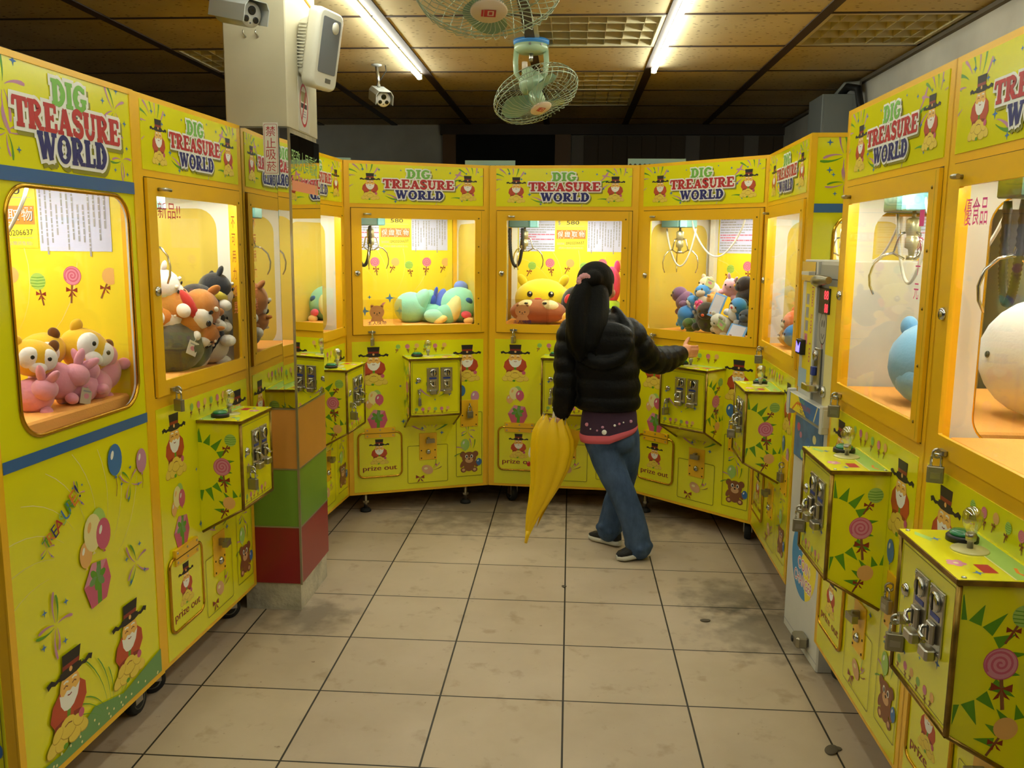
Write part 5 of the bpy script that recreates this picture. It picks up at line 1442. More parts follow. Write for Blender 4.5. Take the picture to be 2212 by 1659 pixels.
for k in range(16):
    t, u = k * 2.4, (k % 4) * 0.5
    b.ell((0.022 * math.cos(t) * (0.5 + 0.5 * (k % 2)), -0.01 - 0.004 * (k % 3), 0.022 * math.sin(t) * (0.5 + 0.5 * (k % 2))), (0.011, 0.006, 0.009), mat('ribbon_pink', 'F04A9A', 0.3), (u, t, 0), nu=8, nv=6)
o = tag(b.build('ribbon_bow'), 'shiny hot pink ribbon bow among the plush heap', 'bow'); o.matrix_world = mx_ @ Matrix.Translation((0.335, 0.115, 1.160))
# paper tags
def tag_card(key, loc, rot, label, c1, w=0.022, h=0.03):
    r, mx = MACH[key]
    b = MB(); b.box(-w, w, -0.001, 0.001, -h, h, mat('tag_' + c1, c1, 0.5), 0.002)
    a = Art(b, (0, -0.001, 0)); a.ell(0, 0, w * 0.5, h * 0.35, PINK, n=10); a.rect(-w * 0.7, w * 0.7, h * 0.5, h * 0.7, GREY)
    b.tube([(0, 0, h), (0.004, 0.002, h + 0.012), (0, 0.004, h + 0.022)], 0.0008, WHITE, n=5)
    o = tag(b.build('paper_tag'), label, 'tag'); o.matrix_world = mx @ Matrix.Translation(loc) @ Euler(rot).to_matrix().to_4x4()
tag_card('M2', (0.385, 0.050, 1.095), (0.1, 0.4, -0.2), 'white paper tag hanging on the charcoal plush dog', 'E4DCD4', 0.026, 0.024)
tag_card('M7', (0.515, 0.045, 1.075), (0.0, 0.5, -0.2), 'green rimmed paper tag on the grey white plush', 'A8CC80', 0.028, 0.020)
tag_card('M7', (0.355, 0.165, 1.275), (0.0, 0.3, -0.1), 'yellow green paper tag at the top of the plush heap', 'D8E09A', 0.028, 0.022)
tag_card('M1', (0.732, 0.44, 1.035), (0.0, 0.3, 1.4), 'clear paper tag dangling before the pink plush row', 'C8B8A0', 0.020, 0.022)
# M8
G8 = 'plush seen through the window beyond the changer'
def ball(key, name, label, loc, r, col, earc=None, group=None):
    ps = [('body', col, [((0, 0, 0), (r, r * 0.9, r * 0.92))])]
    for d in (-1, 1):
        ps.append(('ear', earc or col, [((d * r * 0.6, 0, r * 0.85), (r * 0.25, r * 0.2, r * 0.28))])); ps.append(('eye', EYE, [((d * r * 0.3, -r * 0.86, r * 0.15), (r * 0.08, r * 0.06, r * 0.1))]))
    ps.append(('muzzle', 'E8D8B8', [((0, -r * 0.8, -r * 0.12), (r * 0.3, r * 0.2, r * 0.22))]))
    return toy(key, name, label, loc, (0, 0, 0), ps, group)
ball('M8', 'plush_ball', 'orange plush beyond the coin changer, above the blue one', (0.205, 0.115, 1.120), 0.066, 'E87A3A', None, G8)
ball('M8', 'plush_ball', 'blue plush leaning on the door pane beyond the coin changer', (0.285, 0.095, 1.072), 0.056, '3A82C4', None, G8)
ball('M8', 'plush_ball', 'tan plush at the bottom of the window beyond the coin changer', (0.185, 0.085, 1.058), 0.044, 'D8A468', None, G8)
ball('M8', 'plush_ball', 'pale grey plush behind the orange one beyond the coin changer', (0.160, 0.27, 1.160), 0.085, 'C8C8C4', None, G8)
ball('M8', 'plush_ball', 'cream plush high at the back of the machine beyond the changer', (0.36, 0.30, 1.115), 0.10, 'E0D4B4', None, G8)
# M9
toy('M9', 'plush_bear', 'light blue bear plush lying on its side behind the near right window', (0.335, 0.165, 1.120), (0, 0, 0), [
    ('body', '8CC0E4', [((0.02, 0, 0.01), (0.118, 0.11, 0.118), (0, 0.5, 0)), ((0.05, 0.0, -0.03), (0.095, 0.10, 0.080))]), ('ear', '7CB2DA', [((-0.068, -0.03, 0.108), (0.030, 0.024, 0.032))]), ('ear', '7CB2DA', [((-0.112, -0.03, 0.040), (0.030, 0.024, 0.032))]),
    ('muzzle', 'E8ECEC', [((0.135, -0.02, 0.04), (0.03, 0.045, 0.04))]), ('eye', EYE, [((0.12, -0.06, 0.075), (0.008, 0.006, 0.008))]), ('eye', EYE, [((0.12, 0.04, 0.085), (0.008, 0.006, 0.008))])])
toy('M9', 'plush_seal', 'huge white round plush seen through the side of the nearest right machine', (0.555, 0.385, 1.175), (0, 0, 0), [
    ('body', 'F2EEE6', [((0, 0, 0), (0.165, 0.165, 0.160))]), ('eye', EYE, [((0.140, -0.075, 0.01), (0.008, 0.008, 0.009))]), ('eye', EYE, [((0.02, -0.163, 0.01), (0.009, 0.006, 0.009))]),
    ('flipper', 'EEE8DE', [((0.135, 0.02, -0.10), (0.05, 0.06, 0.03))]), ('tail', 'EEE8DE', [((-0.13, 0.1, -0.10), (0.05, 0.06, 0.03))])])
tag_card('M9', (0.715, 0.30, 1.110), (0.0, 0.6, 1.3), 'cream paper tag hanging on the huge white plush', 'E4D8B0', 0.035, 0.030)
# ---------------------------------------------------------------- orbit fans
FGREEN = mat('fan_pale_green', 'A9C09A', 0.35, coat=0.2); FBLADE = mat('fan_blade_green', '7FA288', 0.3, coat=0.3); FWIRE = mat('fan_wire', 'A8B49A', 0.35, metal=0.5); FBLUE = mat('fan_collar_blue', '3F86C8', 0.4); FDISC = mat('fan_disc', 'E4D2BC', 0.45); FRED = mat('fan_badge_red', 'C02A30', 0.4)
def orbit_fan(mount, hub, axis, label, R=0.215, spin=0.3):
    t = empty('orbit_fan', mount, 0, label, 'fan', 'orbit fans on the ceiling')
    O = Vector(mount)
    def L(p): return Vector(p) - O
    b = MB(); b.lathe([(0.085, 0.0), (0.085, -0.022)], FBLUE, (0, 0, 0), n=28); b.lathe([(0.088, 0.0), (0.088, -0.016), (0.0, -0.016)], FBLUE, (0, 0, 0), n=28); b.build('collar', t)
    b = MB(); b.lathe([(0.084, -0.016), (0.084, -0.045), (0.066, -0.058), (0.0, -0.062)], FGREEN, (0, 0, 0), n=28)
    for k in range(3): b.cyl((0.084 * math.cos(-1.6 + k * 0.7), 0.084 * math.sin(-1.6 + k * 0.7), -0.032), (0.088 * math.cos(-1.6 + k * 0.7), 0.088 * math.sin(-1.6 + k * 0.7), -0.032), 0.006, STEEL, n=8)
    b.build('ceiling_cup', t)
    ax = Vector(axis).normalized(); H = L(hub)
    yoke = MB()
    for s in (-1, 1): yoke.tube([(s * 0.072, 0, -0.045), (s * 0.076, -0.005, -0.10), (s * 0.072, -0.01, -0.155), (s * 0.055, -0.012, -0.185)], [0.014, 0.013, 0.013, 0.010], FGREEN, n=8)
    yoke.build('yoke_arm', t)
    m = MB()
    mc = H - ax * 0.16
    m.tube([(0, 0, -0.055), (0.0, -0.005, -0.10)], 0.010, STEEL, n=8)
    m.lathe([(0.0, -0.06), (0.028, -0.055), (0.034, -0.04), (0.034, -0.02), (0.058, -0.01), (0.064, 0.015), (0.062, 0.045), (0.050, 0.055), (0.02, 0.06), (0.012, 0.10), (0.0, 0.10)], FGREEN, mc, ax, n=24)
    m.cyl(mc + Vector((-0.03, 0, 0.05)), mc + Vector((-0.03, 0, 0.085)), 0.014, FDISC, n=12)
    m.build('motor', t)
    u = ax.orthogonal().normalized(); w = ax.cross(u)
    bl = H - ax * 0.06
    hb = MB(); hb.lathe([(0.0, -0.03), (0.034, -0.03), (0.036, 0.02), (0.028, 0.035), (0.0, 0.036)], FGREEN, bl, ax, n=20); hubo = hb.build('blade_hub', t)
    for k in range(3):
        q = MB(); rows = []
        for i in range(9):
            f = i / 8; r = 0.03 + f * (R * 0.86 - 0.03); half = rad(7 + 27 * math.sin(PI * min(1, 0.12 + f * 0.75)) )
            row = []
            for j in range(7):
                g = j / 6 * 2 - 1
                an = spin + k * 2 * PI / 3 + half * g * (1.0 if f < 0.99 else 0.8)
                rr = r * (1 - 0.10 * g * g * f)
                row.append(bl + (u * math.cos(an) + w * math.sin(an)) * rr + ax * (0.028 * g * (1 - 0.4 * f) + 0.004))
            rows.append(row)
        back = [[p - ax * 0.002 for p in r] for r in rows]
        q.grid(rows, FBLADE, closed=False, caps=False); q.grid(back, FBLADE, closed=False, caps=False)
        q.build('blade', t)
    g = MB()
    def ring(r, h, th): g.torus(H + ax * h, r, th, FWIRE, axis=ax, n=40, k=6)
    prof = [(0.050, 0.0), (0.10, -0.006), (0.155, -0.018), (0.195, -0.040), (0.212, -0.070), (0.212, -0.085), (0.195, -0.115), (0.15, -0.135), (0.085, -0.145), (0.06, -0.146)]
    k_ = R / 0.212
    for r, h in ((0.212, -0.078), (0.205, -0.06), (0.19, -0.118), (0.06, -0.146)): ring(r * k_, h, 0.0026 if r > 0.2 else 0.002)
    n = 40
    for k in range(n):
        pts = []
        for i, (r, h) in enumerate(prof):
            tw = 0.55 * (1 - r / 0.212) if i < 5 else 0.3 * (1 - r / 0.212)
            an = 2 * PI * k / n + tw
            pts.append(H + (u * math.cos(an) + w * math.sin(an)) * r * k_ + ax * h)
        g.tube(pts, 0.0013, FWIRE, n=4, caps=False)
    g.build('wire_guard', t)
    d = MB(); d.lathe([(0.0, -0.004), (0.052, -0.004), (0.054, 0.0), (0.050, 0.004), (0.0, 0.006)], FDISC, H, ax, n=28)
    vv = Vector((0, 0, 1)) - ax * ax.z; vv = (vv if vv.length > 0.2 else Vector((0, 1, 0)) - ax * ax.y).normalized()
    if vv.y < 0: vv = -vv
    uu = vv.cross(-ax).normalized() * -1
    a = Art(d, H + ax * 0.0062, U=uu, V=vv, N=ax, start=2e-4)
    a.rect(-0.020, 0.014, -0.014, 0.018, FRED); a.rect(-0.014, 0.004, -0.009, 0.013, FDISC); a.rect(-0.010, 0.000, -0.005, 0.009, FRED); a.rect(0.016, 0.022, -0.013, 0.017, FRED)
    d.build('centre_disc', t)
orbit_fan((-0.215, 4.48, HC), (-0.160, 4.40, 2.118), (0.34, -0.32, -0.88), 'pale green orbit fan with blue collar, farther along the ceiling', spin=0.9)
orbit_fan((-0.245, 2.72, HC), (-0.248, 2.62, 2.116), (0.06, -0.36, -0.93), 'pale green orbit fan with blue collar cut by the top of the picture, nearer', spin=2.2)

# ---------------------------------------------------------------- bullet cameras
CAMG = mat('camera_grey', 'B4B8B6', 0.35); CAMF = mat('camera_face', 'DCDCD8', 0.4); LENS = mat('lens_black', '0C0C10', 0.08, coat=0.6)
def bullet(loc, aim, s, mountpt, label):
    t = empty('security_camera', loc, 0, label, 'security camera', 'bullet cameras')
    d = Vector(aim).normalized(); q = d.to_track_quat('-Y', 'Z').to_matrix()
    def T(p): return q @ (Vector(p) * s)
    def xf(b):
        b.v = [tuple(T(p)) for p in b.v]; return b
    b = MB(); b.lathe([(0.0, -0.06), (0.030, -0.058), (0.035, -0.05), (0.035, 0.078), (0.0, 0.078)], CAMG, (0, 0, 0), (0, -1, 0), n=24); xf(b).build('camera_body', t)
    b = MB()
    pf = [(-0.042, -0.022), (-0.042, 0.022), (-0.030, 0.040), (0.030, 0.040), (0.042, 0.022), (0.042, -0.022)]
    pi_ = [(x * 0.94, z - 0.002 if z > 0 else z) for x, z in pf]
    b.grid([[(x, y, z) for x, z in pf + pi_[::-1]] for y in (0.062, -0.105)], CAMG, smooth=False); xf(b).build('sun_hood', t)
    b = MB(); b.lathe([(0.0345, 0.074), (0.033, 0.080), (0.0, 0.080)], CAMF, (0, 0, 0), (0, -1, 0), n=24)
    for x, z, r in ((0, 0.012, 0.0125), (-0.016, -0.012, 0.009), (0.016, -0.012, 0.009)): b.lathe([(r, 0.079), (r, 0.083), (r * 0.8, 0.0835), (0, 0.082)], LENS, (x, 0, z), (0, -1, 0), n=16)
    b.lathe([(0.003, 0.08), (0, 0.082)], LENS, (0, 0, -0.022), (0, -1, 0), n=8); xf(b).build('lens_face', t)
    b = MB(); b.tube([T((0, 0.03, -0.036)) if mountpt[2] < loc[2] else T((0, 0.03, 0.04)), (Vector(mountpt) - Vector(loc)) * 0.6 + Vector((0, 0, 0.0)), Vector(mountpt) - Vector(loc)], 0.008 * s, STEEL, n=8)
    e = Vector(mountpt) - Vector(loc)
    b.lathe([(0.030, 0.0), (0.030, -0.006), (0.014, -0.012), (0, -0.012)], CAMG, e, n=16); b.build('mount_bracket', t)
    b = MB(); b.tube([T((0, 0.06, 0.01)), T((0, 0.10, 0.03)), e + Vector((0.05, 0.02, -0.03)), e + Vector((0.045, 0.02, 0.0))], 0.0025, BLACK, n=6); b.build('cable', t)
bullet((-1.082, 5.0, 2.272), (0.40, -0.85, -0.30), 1.15, (-1.105, 5.03, HC), 'grey bullet camera hanging from the ceiling behind the left tube')
bullet((-1.130, 2.98, 2.212), (0.80, -0.52, -0.24), 1.15, (-1.22, 3.02, HC), 'grey bullet camera at the top of the picture before the pillar')

# ---------------------------------------------------------------- pillar speaker
SPW = mat('speaker_white', 'DCD8C8', 0.4); SPG = mat('speaker_grille', '8A8E92', 0.55, bump=0.8, bscale=900)
t = empty('wall_speaker', (PX1 - 0.003, 3.440, 2.190), 0, 'white wall speaker with grey grille tilted on the pillar side', 'speaker')
q = Euler((0, rad(10), rad(-16))).to_matrix()
def spx(b): b.v = [tuple(q @ Vector(p) + Vector((0.075, 0, 0.0))) for p in b.v]; return b
b = MB()
prof = rr_pts(-0.088, 0.088, -0.145, 0.145, 0.030, 6)
b.grid([[(x, y * k, z * k2) for y, z in prof] for x, k, k2 in ((-0.012, 0.97, 0.985), (-0.006, 1.0, 1.0), (0.022, 1.0, 1.0), (0.034, 0.95, 0.97), (0.038, 0.86, 0.93))], SPW); spx(b).build('front_frame', t)
b = MB(); pr2 = rr_pts(-0.07, 0.07, -0.12, 0.12, 0.02, 4); b.grid([[(x, y * k, z * k) for y, z in pr2] for x, k in ((-0.075, 0.72), (-0.07, 0.78), (-0.012, 1.0))], SPW)
for k in range(14): b.box(-0.060, -0.025, -0.0705, 0.0705, -0.08 + 0.012 * k, -0.076 + 0.012 * k, CREAM if False else SPW)
spx(b).build('speaker_body', t)
b = MB(); g = rr_pts(-0.060, 0.060, -0.085, 0.115, 0.008, 4); b.grid([[(x, y, z) for y, z in g] for x in (0.030, 0.0405)], SPG); spx(b).build('grille', t)
b = MB(); b.lathe([(0.022, 0.0), (0.022, 0.006), (0.0, 0.008)], SPW, (0.0385, 0.022, 0.085), (1, 0, 0), n=20); spx(b).build('badge', t)
b = MB(); b.box(0.036, 0.040, 0.0, 0.035, -0.118, -0.102, mat('port_dark', '6A665A', 0.7)); spx(b).build('cable_port', t)
b = MB(); b.box(0.0, 0.05, -0.03, 0.03, -0.05, 0.05, SPW, 0.004); b.build('bracket', t)
b = MB(); b.tube([(0.002, -0.03, 0.20), (0.02, -0.02, 0.185), (0.05, 0.0, 0.14), (0.06, 0.0, 0.08)], 0.005, mat('cable_orange', 'C88A30', 0.5), n=6); b.build('cable', t)

# ---------------------------------------------------------------- perforated rails standing on the back machines, and the corner cabinet
RAIL = mat('rail_teal', '7C9A94', 0.5)
def rail(x0, x1, y, z0, z1, label, rz=0):
    t = empty('perforated_rail', ((x0 + x1) / 2, y, z0), rz, label, 'rail', 'perforated rails on the back machines')
    b = MB(); h = (x1 - x0) / 2
    b.box(-h, h, -0.008, 0.008, 0, z1 - z0, RAIL)
    a = Art(b, (0, -0.008, 0)); n = int(h * 2 / 0.026)
    for k in range(n): a.ell(-h + 0.013 + 0.026 * k, (z1 - z0) - 0.035, 0.008, 0.009, BLACK, n=10)
    b.build('rail_plate', t)
rail(-0.60, -0.32, 4.98, 1.884, 1.925, 'teal perforated rail behind the gap of the two middle machines')
rail(0.300, 0.612, 4.93, 1.884, 1.932, 'teal perforated rail behind the machine at the girl\'s right hand')
rail(-1.62, -1.22, 4.84, 1.884, 1.930, 'dim teal perforated rail behind the pillar-side machines', rad(20))
CBM = mat('corner_cabinet_grey', '7E8280', 0.5)
t = empty('corner_cabinet', (1.565, 5.62, 0), 0, 'tall grey metal cabinet with bent ducts in the back right corner', 'cabinet')
b = MB(); b.box(-0.10, 0.12, -0.15, 0.15, 0, 2.36, CBM, 0.004); b.box(-0.085, 0.075, -0.153, -0.15, 1.7, 2.34, CBM); b.build('cabinet_body', t)
b = MB(); b.tube([(0.02, -0.1, 2.36), (0.04, -0.16, 2.40), (0.08, -0.22, 2.38), (0.10, -0.24, 2.25), (0.10, -0.25, 1.95)], 0.022, BLACK, n=8); b.tube([(0.0, -0.05, 2.36), (0.03, -0.14, 2.415), (0.10, -0.2, 2.41)], 0.016, mat('duct_grey', '8E8E88', 0.6), n=8); b.build('duct', t)
b = MB(); b.tube([(XR - 0.002, 2.98, 2.36), (XR - 0.02, 2.98, 2.355), (XR - 0.022, 2.975, 2.34), (XR - 0.012, 2.975, 2.335)], 0.004, STEEL, n=6); b.box(XR - 0.004, XR, 2.97, 2.99, 2.33, 2.375, STEEL)
tag(b.build('wall_hook'), 'small rusty hook in the right wall above the nearest machines', 'hook')
# leaves of litter on the floor
for k, (x, y, s, lab) in enumerate(((0.555, 3.30, 0.020, 'dark crumb of litter on the floor before the coin changer'), (0.79, 2.42, 0.030, 'grey trodden scrap on the floor beside the nearest right caster'), (-0.005, 3.60, 0.012, 'tiny dark crumb on the tile joint behind the walking girl'))):
    b = MB(); b.ell((0, 0, 0.003), (s, s * 0.6, 0.004), mat('litter', '5A5040', 0.9), (0, 0, k)); b.ell((s * 0.6, s * 0.3, 0.002), (s * 0.5, s * 0.4, 0.003), MATS['litter'])
    o = tag(b.build('litter_scrap'), lab, 'litter'); o.location = (x, y, 0)
# ---------------------------------------------------------------- the girl
PO = Vector((0.22, 4.06, 0.0))
person = empty('person', PO, 0, 'girl in a black puffer jacket and jeans seen from behind, holding a yellow umbrella', 'person')
def noise_mat(name, c1, c2, scale, rough, bump=0.0, stretch=(1, 1, 1), spec=0.4, lo=0.35, hi=0.65, sheen=0.0):
    m = bpy.data.materials.new(name); m.use_nodes = True
    nt = m.node_tree; b = nt.nodes['Principled BSDF']
    b.inputs['Roughness'].default_value = rough; b.inputs['Specular IOR Level'].default_value = spec; b.inputs['Sheen Weight'].default_value = sheen
    tc = nt.nodes.new('ShaderNodeTexCoord'); mp = nt.nodes.new('ShaderNodeMapping'); mp.inputs['Scale'].default_value = stretch
    nt.links.new(tc.outputs['Object'], mp.inputs[0])
    n = nt.nodes.new('ShaderNodeTexNoise'); n.inputs['Scale'].default_value = scale; n.inputs['Detail'].default_value = 6; n.inputs['Roughness'].default_value = 0.65
    nt.links.new(mp.outputs[0], n.inputs['Vector'])
    r = nt.nodes.new('ShaderNodeValToRGB'); r.color_ramp.elements[0].position = lo; r.color_ramp.elements[1].position = hi
    r.color_ramp.elements[0].color = (*hexc(c1), 1); r.color_ramp.elements[1].color = (*hexc(c2), 1)
    nt.links.new(n.outputs['Fac'], r.inputs[0]); nt.links.new(r.outputs[0], b.inputs['Base Color'])
    if bump:
        bp = nt.nodes.new('ShaderNodeBump'); bp.inputs['Strength'].default_value = bump; bp.inputs['Distance'].default_value = 0.012
        nt.links.new(n.outputs['Fac'], bp.inputs['Height']); nt.links.new(bp.outputs[0], b.inputs['Normal'])
    return m
SKIN = noise_mat('skin', 'C98A66', 'D69A76', 14, 0.55)
JACKET = noise_mat('black_quilted_nylon', '060607', '0B0B0D', 22, 0.45, 0.45, spec=0.16)
DENIM = noise_mat('blue_denim', '2E3F58', '4C6080', 10, 0.85, 0.5, stretch=(1, 1, 0.5), spec=0.2)
HAIR = noise_mat('black_hair', '030303', '080706', 60, 0.5, 0.4, stretch=(3, 3, 0.15), spec=0.14)
SHIRT = mat('dark_plum_knit', '3A2038', 0.85); BAND = mat('coral_pink_band', 'DB6474', 0.8)
SCRUN = mat('pink_scrunchie', 'DDA0A8', 0.8, bump=0.6, bscale=60)
SOLE = mat('white_sole', 'CFCBC0', 0.6); UPPER = mat('black_shoe', '151516', 0.7, bump=0.4, bscale=200)

def remeshed(b, name, m, parent, voxel=0.008, smooth=6, fac=0.5):
    o = b.build(name)
    for p in o.data.polygons: pass
    md = o.modifiers.new('r', 'REMESH'); md.mode = 'VOXEL'; md.voxel_size = voxel; md.use_smooth_shade = True
    sm = o.modifiers.new('s', 'SMOOTH'); sm.iterations = smooth; sm.factor = fac
    bpy.context.view_layer.update()
    dg = bpy.context.evaluated_depsgraph_get()
    me = bpy.data.meshes.new_from_object(o.evaluated_get(dg))
    old = o.data
    o.modifiers.clear(); o.data = me; bpy.data.meshes.remove(old); me.name = name
    me.materials.clear(); me.materials.append(m)
    me.polygons.foreach_set('material_index', [0] * len(me.polygons))
    me.polygons.foreach_set('use_smooth', [True] * len(me.polygons)); me.update()
    o.parent = parent
    return o
def R_(p): return Vector(p) - PO
def spline(pts, n):
    P = [Vector(p) for p in pts]; out = []
    for i in range(len(P) - 1):
        p0 = P[max(0, i - 1)]; p1 = P[i]; p2 = P[i + 1]; p3 = P[min(len(P) - 1, i + 2)]
        for k in range(n):
            t = k / n
            out.append(0.5 * ((2 * p1) + (p2 - p0) * t + (2 * p0 - 5 * p1 + 4 * p2 - p3) * t * t + (3 * p1 - p0 - 3 * p2 + p3) * t ** 3))
    out.append(P[-1]); return out
def limb(b, pts, m, n=14, puff=0.0, pitch=0.06, k=8):
    """pts: (x, y, z, r) world"""
    c = spline([R_(p[:3]) for p in pts], k); rr = [q.x for q in spline([Vector((p[3], 0, 0)) for p in pts], k)]
    s = 0; rad_ = []
    for i, p in enumerate(c):
        if i: s += (c[i] - c[i - 1]).length
        rad_.append(rr[i] * (1 + puff * (abs(math.sin(PI * s / pitch)) ** 0.6 - 0.6)))
    b.tube(c, rad_, m, n=n)
    b.ell(c[0], rad_[0], m, nu=n, nv=8); b.ell(c[-1], rad_[-1], m, nu=n, nv=8)
def torso(b, rows, m, n=28, puff=0.0, pitch=0.07):
    rings = []; N = 6
    ctr = spline([R_((r[1], r[2], r[0])) for r in rows], N); rx = [q.x for q in spline([Vector((r[3], 0, 0)) for r in rows], N)]; ry = [q.x for q in spline([Vector((r[4], 0, 0)) for r in rows], N)]
    for i, c in enumerate(ctr):
        f = 1 + puff * (abs(math.sin(PI * (c.z - rows[0][0]) / pitch)) ** 0.6 - 0.6)
        rings.append([c + Vector((rx[i] * f * math.cos(2 * PI * k / n), ry[i] * f * math.sin(2 * PI * k / n), 0)) for k in range(n)])
    b.grid(rings, m)

# joints
HD = Vector((0.122, 4.072, 1.283)); fwd = Vector((0.52, 0.854, 0.0)).normalized(); sdv = Vector((fwd.y, -fwd.x, 0))
LA = [(0.010, 4.055, 1.072), (-0.008, 4.035, 0.965), (-0.010, 4.02, 0.865), (-0.018, 4.02, 0.765), (-0.030, 4.03, 0.690)]
RA = [(0.270, 4.06, 1.070), (0.330, 4.10, 0.985), (0.388, 4.175, 0.925), (0.462, 4.265, 0.915), (0.548, 4.345, 0.932)]
LL = [(0.145, 4.045, 0.590), (0.195, 4.025, 0.450), (0.258, 4.000, 0.320), (0.312, 3.985, 0.190), (0.345, 3.980, 0.060)]
RL = [(0.262, 4.065, 0.590), (0.280, 4.105, 0.455), (0.272, 4.150, 0.330), (0.242, 4.165, 0.215), (0.213, 4.165, 0.075)]

b = MB()
torso(b, [(0.54, 0.20, 4.05, 0.095, 0.07), (0.66, 0.19, 4.05, 0.095, 0.068), (0.80, 0.18, 4.05, 0.10, 0.072), (0.95, 0.155, 4.05, 0.105, 0.075), (1.06, 0.14, 4.05, 0.10, 0.065), (1.10, 0.138, 4.05, 0.06, 0.05)], SKIN)
limb(b, [(0.138, 4.05, 1.06, 0.045), (0.132, 4.055, 1.13, 0.040), (0.126, 4.062, 1.21, 0.042)], SKIN)
for pts, rs in ((LA, (0.036, 0.034, 0.031, 0.027, 0.022)), (RA, (0.036, 0.034, 0.031, 0.027, 0.022))): limb(b, [(*p, r) for p, r in zip(pts, rs)], SKIN)
for pts in (LL, RL): limb(b, [(*p, r) for p, r in zip(pts, (0.062, 0.055, 0.044, 0.038, 0.032))], SKIN)
Rz = Matrix((sdv, fwd, Vector((0, 0, 1)))).transposed()
def hd(l): return R_(HD + sdv * l[0] + fwd * l[1] + Vector((0, 0, l[2])))
b.ell(hd((0, 0, 0.015)), (0.072, 0.086, 0.082), SKIN, Rz); b.ell(hd((0, 0.030, -0.045)), (0.052, 0.055, 0.058), SKIN, Rz)
b.ell(hd((0, 0.082, -0.02)), (0.011, 0.016, 0.018), SKIN, Rz); b.ell(hd((0, 0.072, -0.078)), (0.022, 0.014, 0.013), SKIN, Rz)
for s in (-1, 1): b.ell(hd((s * 0.076, 0.0, -0.012)), (0.009, 0.018, 0.030), SKIN, Rz); b.ell(hd((s * 0.042, 0.055, -0.04)), (0.024, 0.022, 0.024), SKIN, Rz)
# left hand closed round the umbrella grip
lw = Vector((-0.030, 4.03, 0.690)); lp = Vector((-0.050, 4.025, 0.648))
b.ell(R_(lp), (0.020, 0.032, 0.036), SKIN, (0, 0.5, 0.2)); limb(b, [(*lw, 0.022), (*((lw + lp) / 2), 0.022), (*lp, 0.022)], SKIN, k=3)
GR = Vector((-0.072, 4.018, 0.634))
for k in range(4):
    z = 0.660 - 0.0165 * k; ln = (0.95, 1.0, 0.97, 0.85)[k]
    pts = []
    for i in range(6):
        t = rad(-55 + 235 * ln * i / 5) ; rr = 0.021
        pts.append((GR.x + 0.004 * (2 - k) + rr * math.cos(t), GR.y - rr * math.sin(t) * 1.0, z, 0.0082 - 0.0004 * i))
    limb(b, pts, SKIN, n=8, k=3)
limb(b, [(-0.050, 4.045, 0.664, 0.010), (-0.066, 4.048, 0.652, 0.0095), (-0.086, 4.038, 0.640, 0.0088), (-0.096, 4.020, 0.632, 0.0078)], SKIN, n=8, k=3)
# right hand on the bulb-shaped joystick
JB = Vector((0.612, 4.410, 0.936))
rw = Vector((0.548, 4.345, 0.932)); rp = Vector((0.586, 4.380, 0.945))
limb(b, [(*rw, 0.022), (0.565, 4.36, 0.938, 0.021), (*rp, 0.021)], SKIN, k=3); b.ell(R_(rp), (0.034, 0.020, 0.034), SKIN, (0, 0, 0.75))
hx_ = Vector((0.70, 0.71, 0)); hy_ = Vector((-0.71, 0.70, 0))
for k in range(4):
    z = 0.968 - 0.0165 * k; ln = (0.92, 1.0, 0.98, 0.86)[k]; pts = []
    for i in range(6):
        t = rad(215 - 200 * ln * i / 5); rr = 0.033 - 0.003 * abs(k - 1)
        q = JB + hx_ * (rr * math.cos(t)) - hy_ * (rr * math.sin(t)) * -1.0 * -1
        pts.append((q.x, q.y, z, 0.0084 - 0.0004 * i))
    limb(b, pts, SKIN, n=8, k=3)
limb(b, [(0.574, 4.386, 0.960, 0.011), (0.580, 4.402, 0.978, 0.0105), (0.590, 4.414, 0.994, 0.0095), (0.600, 4.422, 1.006, 0.0078)], SKIN, n=8, k=3)
remeshed(b, 'body', SKIN, person, 0.0046, 3)
for s in (-1, 1):
    e = MB(); e.ell(hd((s * 0.030, 0.076, 0.006)), (0.012, 0.006, 0.008), WHITEP, Rz, 12, 8); e.ell(hd((s * 0.030, 0.081, 0.006)), (0.006, 0.003, 0.006), EYE, Rz, 10, 6); e.build('eye', person)
e = MB(); e.ell(hd((0, 0.078, -0.055)), (0.018, 0.006, 0.006), mat('lips', 'B0605A', 0.5), Rz, 12, 8); e.build('mouth', person)
# hair
b = MB()
b.ell(hd((0, -0.014, 0.022)), (0.086, 0.092, 0.086), HAIR, Rz); b.ell(hd((-0.01, -0.045, -0.04)), (0.070, 0.052, 0.075), HAIR, Rz)
for s in (-1, 1): b.ell(hd((s * 0.070, 0.002 if s < 0 else -0.014, -0.008)), (0.016, 0.030, 0.05), HAIR, Rz)
limb(b, [(0.105, 3.995, 1.31, 0.045), (0.066, 3.968, 1.296, 0.030)], HAIR)
remeshed(b, 'hair', HAIR, person, 0.006, 4)
b = MB()
limb(b, [(0.066, 3.966, 1.298, 0.026), (0.052, 3.956, 1.255, 0.044), (0.038, 3.944, 1.185, 0.058), (0.040, 3.926, 1.095, 0.056), (0.048, 3.912, 1.020, 0.044), (0.052, 3.905, 0.955, 0.014)], HAIR)
limb(b, [(0.118, 4.000, 1.240, 0.058), (0.116, 3.975, 1.175, 0.062), (0.108, 3.940, 1.100, 0.058), (0.094, 3.912, 1.025, 0.036)], HAIR)
for k in range(12):
    x = -0.012 + 0.0125 * k; y = 3.898 + 0.010 * abs(k - 5.5) / 2; limb(b, [(0.06 + 0.006 * k, 3.95, 1.22, 0.006), (x, y, 1.10, 0.007), (x + 0.006, y - 0.006, 0.995 - 0.014 * (k % 4), 0.005)], HAIR, n=6, k=4)
